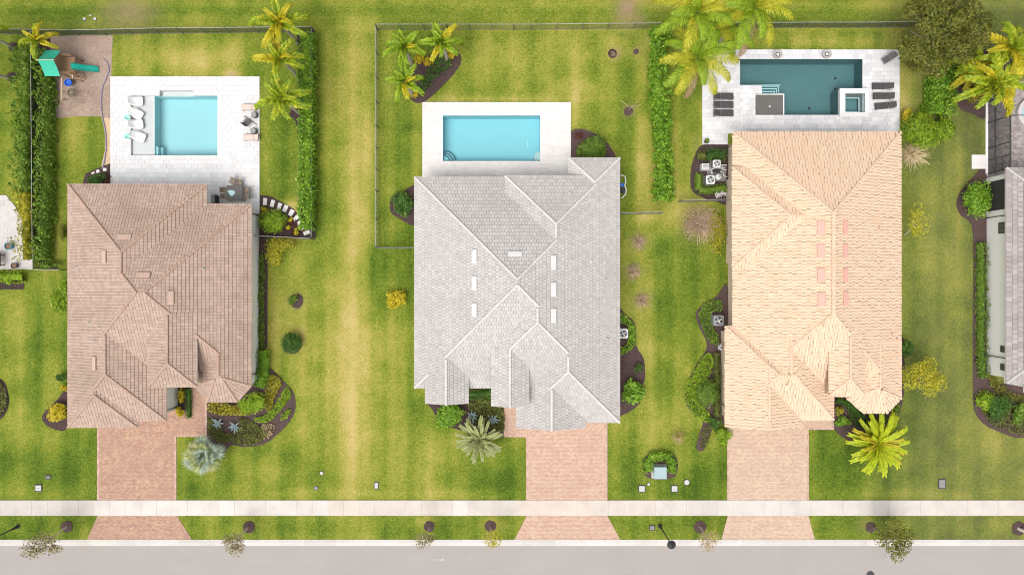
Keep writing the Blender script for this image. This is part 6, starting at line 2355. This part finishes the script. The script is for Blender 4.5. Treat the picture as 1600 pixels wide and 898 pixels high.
for px, py, r, lb in ((105, 822, 10.5, "round mulch ring around the westernmost street tree"), (389, 823, 10.5, "round mulch ring east of the red brown driveway"), (671, 822, 9.5, "round mulch ring of the first tree in the close pair"), (766, 821, 10, "round mulch ring nearest the rose driveway"),
                      (1094, 823, 11, "round mulch ring beside the tan driveway"), (1360, 823, 9, "faded mulch ring under the fullest street tree"), (1591, 825, 12, "large mulch ring at the eastern picture edge"), (19, 121, 9, "mulch ring around a palm trunk on the western lawn"), (20, 73, 8, "mulch ring of the palm by the western fence"),
                      (463, 470, 13, "mulch ring of the half bare round shrub on the lawn"), (457, 537, 17.5, "mulch ring under the dark ball shaped shrub"), (957, 84, 8, "small bare mulch ring behind the cream deck"), (994, 81, 5, "tiny bare ring near the wide hedge"), (982, 174, 8, "mulch ring with stakes beside the wide hedge")):
    ring_bed(lb, px, py, r)

# ------------------------------------------------------------------ dry bushes
twigs("dry_bush", "wide bare tan bush by the short fence of the peach roofed house", "bush", 1096, 352, 34, 1.3, "twig_pale", 110, None, "leaf_tan", 1100, .15, thick=.022)
shrub("shrub", "loose yellow green bush on the wall side of the bare tan bush", "shrub", 1118, 362, 17, 42, .9, "leaf_gold", 620, .16, 12, core=0)
for px, py, r, lb in ((998, 377, 15, "small bare bush nearest the grey roof's short fence"), (989, 424, 15, "small bare tan bush in the middle of three east of the grey roof"), (1003, 469, 16, "small bare bush closest to the wavy bed east of the grey roof")):
    twigs("dry_bush", lb, "bush", px, py, r, .6, "twig_pale", 48, "small bare bushes on the lawn east of the grey roof", "leaf_tan", 190, .12, thick=.016)
twigs("dry_grass", "fan of straw coloured dry stems beside the peach roof corner", "ornamental grass", 1425, 240, 30, .9, "straw", 150, None, None, 0, thick=.018, lean=(.2, -.2))
twigs("dry_bush", "few dry twigs in the small ring behind the cream deck", "bush", 957, 84, 7, .4, "twig", 24, thick=.009)
t = thing("support_stake", "three pale stakes propping a bare sapling beside the wide hedge", "stake", W(982, 173))
for a, l in ((2.2, 1.2), (.75, 1.25), (.45, 1.5)):
    MB().tube([(math.cos(a) * .1, math.sin(a) * .1, .9), (math.cos(a) * l, math.sin(a) * l, .02)], .025, 5).build("stake", mat("pale_wood", []), t)
MB().tube([(0, 0, 0), (.02, .02, 1.4)], .03, 6).build("stem", mat("twig", []), t)
twigs("bromeliad", "yellow and straw coloured spiky plant on the lawn above the transformer", "plant", 1060, 682, 14, .7, "straw", 60, None, "leaf_gold", 160, .16, thick=.014)

# ------------------------------------------------------------------ shrubs and bed planting, house by house
shrub("croton", "bright yellow croton alone on the lawn beside the grey roof", "shrub", 617, 469, 17, 19, 1.1, "leaf_yellow", 460, .19, 9, core=.62)
shrub("shrub", "dark green ball shaped shrub on the lawn between two houses", "shrub", 456, 536, 17, 17.5, 1.3, "leaf_dark", 1300, .13, 8, spread=.35, sub=.7)
shrub("shrub", "half bare round shrub in a mulch ring above the ball shaped one", "shrub", 458, 467, 8, 11, .8, "leaf_mid", 260, .12, 6, core=.4)
# pink roofed house
shrub("ornamental_grass", "large rounded grassy clump inside the curve of stepping stones", "ornamental grass", 429, 346, 24, 22, 1.3, "leaf_lime", 900, .34, 9, aspect=.14, spread=.4, sub=.6)
for px, py, r, lb in ((413, 328, 6, "small yellow plant next to the first stepping stone"), (453.5, 343, 5, "small yellow plant beside the middle stepping stones"), (452, 356, 5, "small yellow plant nearest the short fence"), (462, 363, 7, "yellow leaved plant beside the last stepping stone")):
    shrub("yellow_plant", lb, "plant", px, py, r, r, .5, "leaf_yellow", 60, .14, 5, core=.62, group="small yellow plants along the stepping stones")
cover("ground_cover", "dark red low plants along the stepping stones", [(447, 342), (458, 340), (470, 352), (474, 362), (455, 366), (447, 356)], .35, "leaf_red", 45, .15)
shrub("shrub", "straggly olive bush below the short fence near the stepping stones", "shrub", 443, 383, 32, 14, 1.1, "leaf_gold", 520, .17, 11, core=0)
shrub("shrub", "mixed green and yellow bush against the white side wall below the fence", "shrub", 425, 398, 18, 18, .9, "leaf_autumn", 380, .15, 9, core=0)
cover("ground_cover", "narrow olive planting strip along the white side wall", [(405, 408), (414, 408), (413, 480), (413, 545), (404, 545)], .5, "leaf_mid", 120, .12)
hedge("hedge", "rounded green hedge at the corner of the white side wall", [(410, 548), (411, 580), (405, 604)], 18, 1.0, "leaf_hedge", 110, .14)
shrub("shrub", "bright green feathery shrub at the bay corner of the pink roofed house", "shrub", 393, 627, 24, 21, 1.2, "leaf_lime", 1000, .16, 10)
cover("ground_cover", "gold and rust low plants below the bay of the pink roofed house", [(327, 630), (345, 629), (365, 633), (386, 636), (392, 646), (370, 648), (345, 647), (328, 642)], .6, "leaf_gold", 110, .15)
cover("ground_cover", "diagonal patch of golden low plants in the kidney shaped bed", [(424, 585), (440, 596), (430, 620), (422, 642), (411, 632), (415, 608)], .5, "leaf_gold", 120, .13)
cover("ground_cover", "lime green diagonal band of low plants in the kidney shaped bed", [(448, 602), (455, 618), (449, 628), (437, 642), (424, 656), (406, 660), (397, 653), (414, 648), (430, 632), (440, 615)], .45, "leaf_lime", 150, .12)
cover("ground_cover", "small lime patch at the rounded end of the kidney shaped bed", [(448, 640), (456, 640), (450, 652), (440, 656), (440, 648)], .4, "leaf_lime", 140, .12)
cover("ground_cover", "mossy olive low planting along the lower edge of the kidney shaped bed", [(375, 652), (400, 662), (418, 676), (405, 691), (385, 695), (360, 690), (350, 680), (372, 672)], .4, "leaf_moss", 110, .13)
cover("ground_cover", "sparse straw and green tufts near the tip of the kidney shaped bed", [(412, 662), (428, 664), (426, 678), (414, 686), (408, 676)], .35, "leaf_straw", 60, .14)
cover("ground_cover", "olive tufts between the agaves and the silver fan palm", [(326, 650), (350, 674), (355, 690), (338, 690), (326, 676)], .35, "leaf_moss", 90, .13)
for px, py, rx, ry, lb in ((284, 616, 7, 13, "yellow croton beside the white garage wall, closer to the roof tower"), (280.5, 643, 8, 11, "yellow croton beside the white garage wall, closer to the driveway")):
    shrub("croton", lb, "shrub", px, py, rx, ry, .9, "leaf_yellow", 220, .15, 6, group="yellow crotons by the garage wall", core=.5)
shrub("croton", "wide yellow croton clump at the lower west corner of the pink roof", "shrub", 89, 647, 18, 18, 1.1, "leaf_yellow", 560, .17, 11, core=.62)
shrub("croton", "small yellow croton above the wide clump at the west side of the pink roof", "shrub", 100, 606, 6, 7, .8, "leaf_yellow", 110, .14, 5, core=.62)
shrub("shrub", "dark green shrub half hidden under the west eave of the pink roof", "shrub", 97, 589, 9, 9, 1.0, "leaf_dark", 240, .13, 6)
shrub("ornamental_grass", "bright ferny clump at the west eave of the pink roof", "ornamental grass", 95, 470, 16, 30, 1.2, "leaf_lime", 600, .30, 9, core=.3, aspect=.18)
shrub("shrub", "green shrub in the middle of the west eave of the pink roof", "shrub", 100, 365, 6, 18, .9, "leaf_olive", 260, .14, 6)
shrub("shrub", "spreading dark shrub in the mulch corner with three square stones", "shrub", 150, 279, 20, 11, .9, "leaf_dark", 420, .20, 9, aspect=.25, core=.3)
cover("ground_cover", "reddish low plants at the white deck corner by three square stones", [(162, 270), (172, 272), (172, 287), (165, 287)], .3, "leaf_red", 40, .12)
cover("ground_cover", "dark mottled planting in the bed at the far western lawn", [(-8, 598), (6, 602), (11, 620), (8, 640), (-8, 648)], .35, "leaf_moss", 70, .13)
# grey roofed house
cover("ground_cover", "dark green low planting inside the mulch triangle under the palms", [(683, 90), (700, 88), (706, 100), (695, 112), (680, 125), (662, 145), (652, 140), (662, 120)], .4, "leaf_dark", 70, .18, aspect=.3)
for px, py, rx, ry, lb in ((655, 92, 9, 13, "yellow shrub tucked between the two upper green palms"), (671, 97, 9, 9, "yellow shrub under the fronds over the mulch triangle"), (644, 146, 10, 10, "yellow shrub at the corner of the cream deck"), (705, 84, 9, 8, "yellow shrub at the far tip of the mulch triangle")):
    shrub("croton", lb, "shrub", px, py, rx, ry, 1.0, "leaf_yellow", 200, .17, 7, core=.62, group="yellow shrubs under the green palms")
shrub("shrub", "dark glossy shrub in the half circle bed west of the grey roof", "shrub", 627, 320, 20, 24, 1.1, "leaf_dark", 560, .22, 9, aspect=.35, core=.5)
shrub("palm_bush", "dense bushy cycad behind the corner of the grey roof", "shrub", 926, 230, 30, 22, 1.3, "leaf_mid", 900, .42, 9, aspect=.13, spread=.45, sub=.55)
shrub("shrub", "small dark flowering bush at the edge of the cream deck", "shrub", 903, 214, 9, 8, .7, "leaf_red", 120, .13, 6, core=.3)
shrub("shrub", "broad bright green bush in front of the smaller grey gable", "shrub", 704, 651, 29, 22, 1.2, "leaf_hedge", 950, .21, 12)
cover("ground_cover", "dark low planting in the recess between the grey gables", [(732, 608), (770, 608), (786, 640), (787, 672), (765, 668), (742, 660), (733, 640)], .4, "leaf_moss", 110, .14)
hedge("hedge", "low green hedge tucked under the grey roof recess", [(736, 616), (766, 616)], 15, .7, "leaf_dark", 130, .12)
cover("ground_cover", "bright low groundcover strip above the air conditioner east of the grey roof", [(966, 489), (976, 492), (990, 506), (992, 522), (984, 528), (980, 508), (966, 502)], .5, "leaf_hedge", 120, .14)
cover("ground_cover", "bright low groundcover below the air conditioner east of the grey roof", [(982, 524), (992, 526), (992, 540), (978, 550), (966, 556), (966, 544), (978, 538)], .5, "leaf_hedge", 120, .14)
shrub("shrub", "thin dark round shrub on the bare mulch east of the grey roof", "shrub", 996, 577, 11, 13, .8, "leaf_dark", 160, .13, 8, core=0)
shrub("shrub", "broad leaved bright green bush at the lower east corner of the grey roof", "shrub", 986, 614, 20, 22, 1.2, "leaf_hedge", 420, .30, 10, core=.5)
# peach roofed house
cover("ground_cover", "green groundcover ring around the air conditioner west of the peach roof", [(1126, 469), (1106, 471), (1095, 482), (1092, 496), (1099, 516), (1107, 533), (1122, 539), (1122, 522), (1113, 508), (1112, 488), (1127, 486)], .5, "leaf_mid", 140, .12)
cover("ground_cover", "lime green crescent of low plants around the dark round shrub", [(1108, 550), (1115, 566), (1106, 590), (1093, 606), (1091, 622), (1104, 640), (1113, 657), (1100, 659), (1080, 642), (1071, 621), (1072, 603), (1085, 577), (1098, 557)], .5, "leaf_lime", 150, .12)
shrub("shrub", "dark round shrub held in the lime crescent west of the peach roof", "shrub", 1104, 616, 21, 23, 1.3, "leaf_mid", 1400, .14, 10, spread=.4, sub=.6)
hedge("hedge", "low olive hedge along the lower west wall of the peach roofed house", [(1120, 552), (1121, 590), (1121, 650)], 10, .7, "leaf_moss", 130, .11)
shrub("shrub", "dark bush at the foot of the winding bed beside the tan driveway", "shrub", 1116, 664, 14, 13, .9, "leaf_dark", 300, .16, 7, core=.4)
shrub("croton", "yellow green bush at the upper corner of the tan driveway", "shrub", 1131, 681, 13, 15, 1.0, "leaf_lime", 420, .17, 8, core=.5)
cover("ground_cover", "dim green planting at the lower tip of the winding bed", [(1100, 668), (1110, 668), (1108, 688), (1100, 700), (1094, 694)], .3, "leaf_moss", 60, .13)
shrub("shrub", "yellow flecked shrub beside the entry of the peach roofed house", "shrub", 1311, 641, 8, 10, .8, "leaf_gold", 200, .13, 6)
shrub("shrub", "green shrub row below the entry of the peach roofed house", "shrub", 1318, 658, 17, 9, .7, "leaf_hedge", 300, .15, 8)
cover("ground_cover", "dark green planting under the bay of the peach roof", [(1322, 628), (1345, 650), (1398, 650), (1408, 632), (1398, 656), (1350, 668), (1330, 655)], .4, "leaf_dark", 80, .15)
hedge("hedge", "dark hedge in the shadow of the peach roof entry", [(1308, 624), (1330, 632), (1346, 650)], 9, .8, "leaf_dark", 110, .12)
shrub("shrub", "dark green shrub at the east eave of the peach roof", "shrub", 1416, 546, 13, 19, 1.1, "leaf_dark", 520, .15, 8)
shrub("shrub", "small green shrub at the southeast corner of the peach roof bay", "shrub", 1400, 638, 9, 9, .7, "leaf_mid", 150, .15, 6)
shrub("palm_bush", "large clump of arching green palm leaves beside the marble deck", "shrub", 1442, 203, 34, 29, 2.2, "palm_green", 1500, .42, 14, aspect=.16, core=.4)
shrub("palm_bush", "bright green arching palm clump east of the large one", "shrub", 1470, 205, 19, 24, 1.8, "palm_green", 700, .42, 9, aspect=.18, core=.4)
shrub("croton", "yellow shrub at the deck corner above the palm clump", "shrub", 1418, 180, 11, 11, 1.3, "leaf_yellow", 200, .17, 7, core=.62)
shrub("shrub", "dark tiny bush at the corner of the peach roof and marble deck", "shrub", 1406, 215, 5, 8, .6, "leaf_dark", 90, .12, 4)
# east house
shrub("shrub", "big round dark green bush beside the screened porch", "shrub", 1527, 309, 25, 32, 2.0, "leaf_hedge", 1900, .17, 12, spread=.4, sub=.6)
hedge("hedge", "long low green hedge below the white wall of the slate roofed house", [(1535, 380), (1535, 440), (1535, 500), (1535, 560), (1538, 590)], 14, .8, "leaf_mid", 110, .13, jag=.35)
shrub("shrub", "lime green shrub at the bed corner of the slate roofed house", "shrub", 1540, 622, 16, 20, 1.0, "leaf_lime", 520, .15, 8)
shrub("shrub", "dark bushy shrub in the front bed of the slate roofed house", "shrub", 1561, 640, 24, 22, 1.3, "leaf_dark", 800, .17, 10)
shrub("shrub", "green shrub at the east edge of the front bed", "shrub", 1594, 648, 14, 20, 1.1, "leaf_mid", 420, .16, 8)
cover("ground_cover", "dark green low planting along the curved front bed of the slate roofed house", [(1526, 612), (1532, 640), (1548, 662), (1575, 674), (1606, 678), (1606, 632), (1575, 628), (1552, 612)], .4, "leaf_moss", 60, .14)
cover("ground_cover", "olive low plants beside the front wall of the slate roofed house", [(1545, 585), (1560, 592), (1580, 612), (1600, 618), (1600, 628), (1570, 622), (1550, 606)], .5, "leaf_olive", 90, .14)
shrub("croton", "golden rounded shrub under the palms in the upper east corner", "shrub", 1528, 100, 19, 16, 1.5, "leaf_gold", 520, .17, 9, core=.5)
shrub("shrub", "golden feathery bush below the golden palms", "shrub", 1522, 140, 20, 22, 1.6, "leaf_gold", 520, .26, 9, aspect=.2, core=.4)
shrub("shrub", "dark green shrub between hedge and golden palms", "shrub", 1506, 118, 9, 24, 1.2, "leaf_dark", 300, .15, 7)
for i, (px, py) in enumerate(((1522, 260), (1535, 268))):
    pass
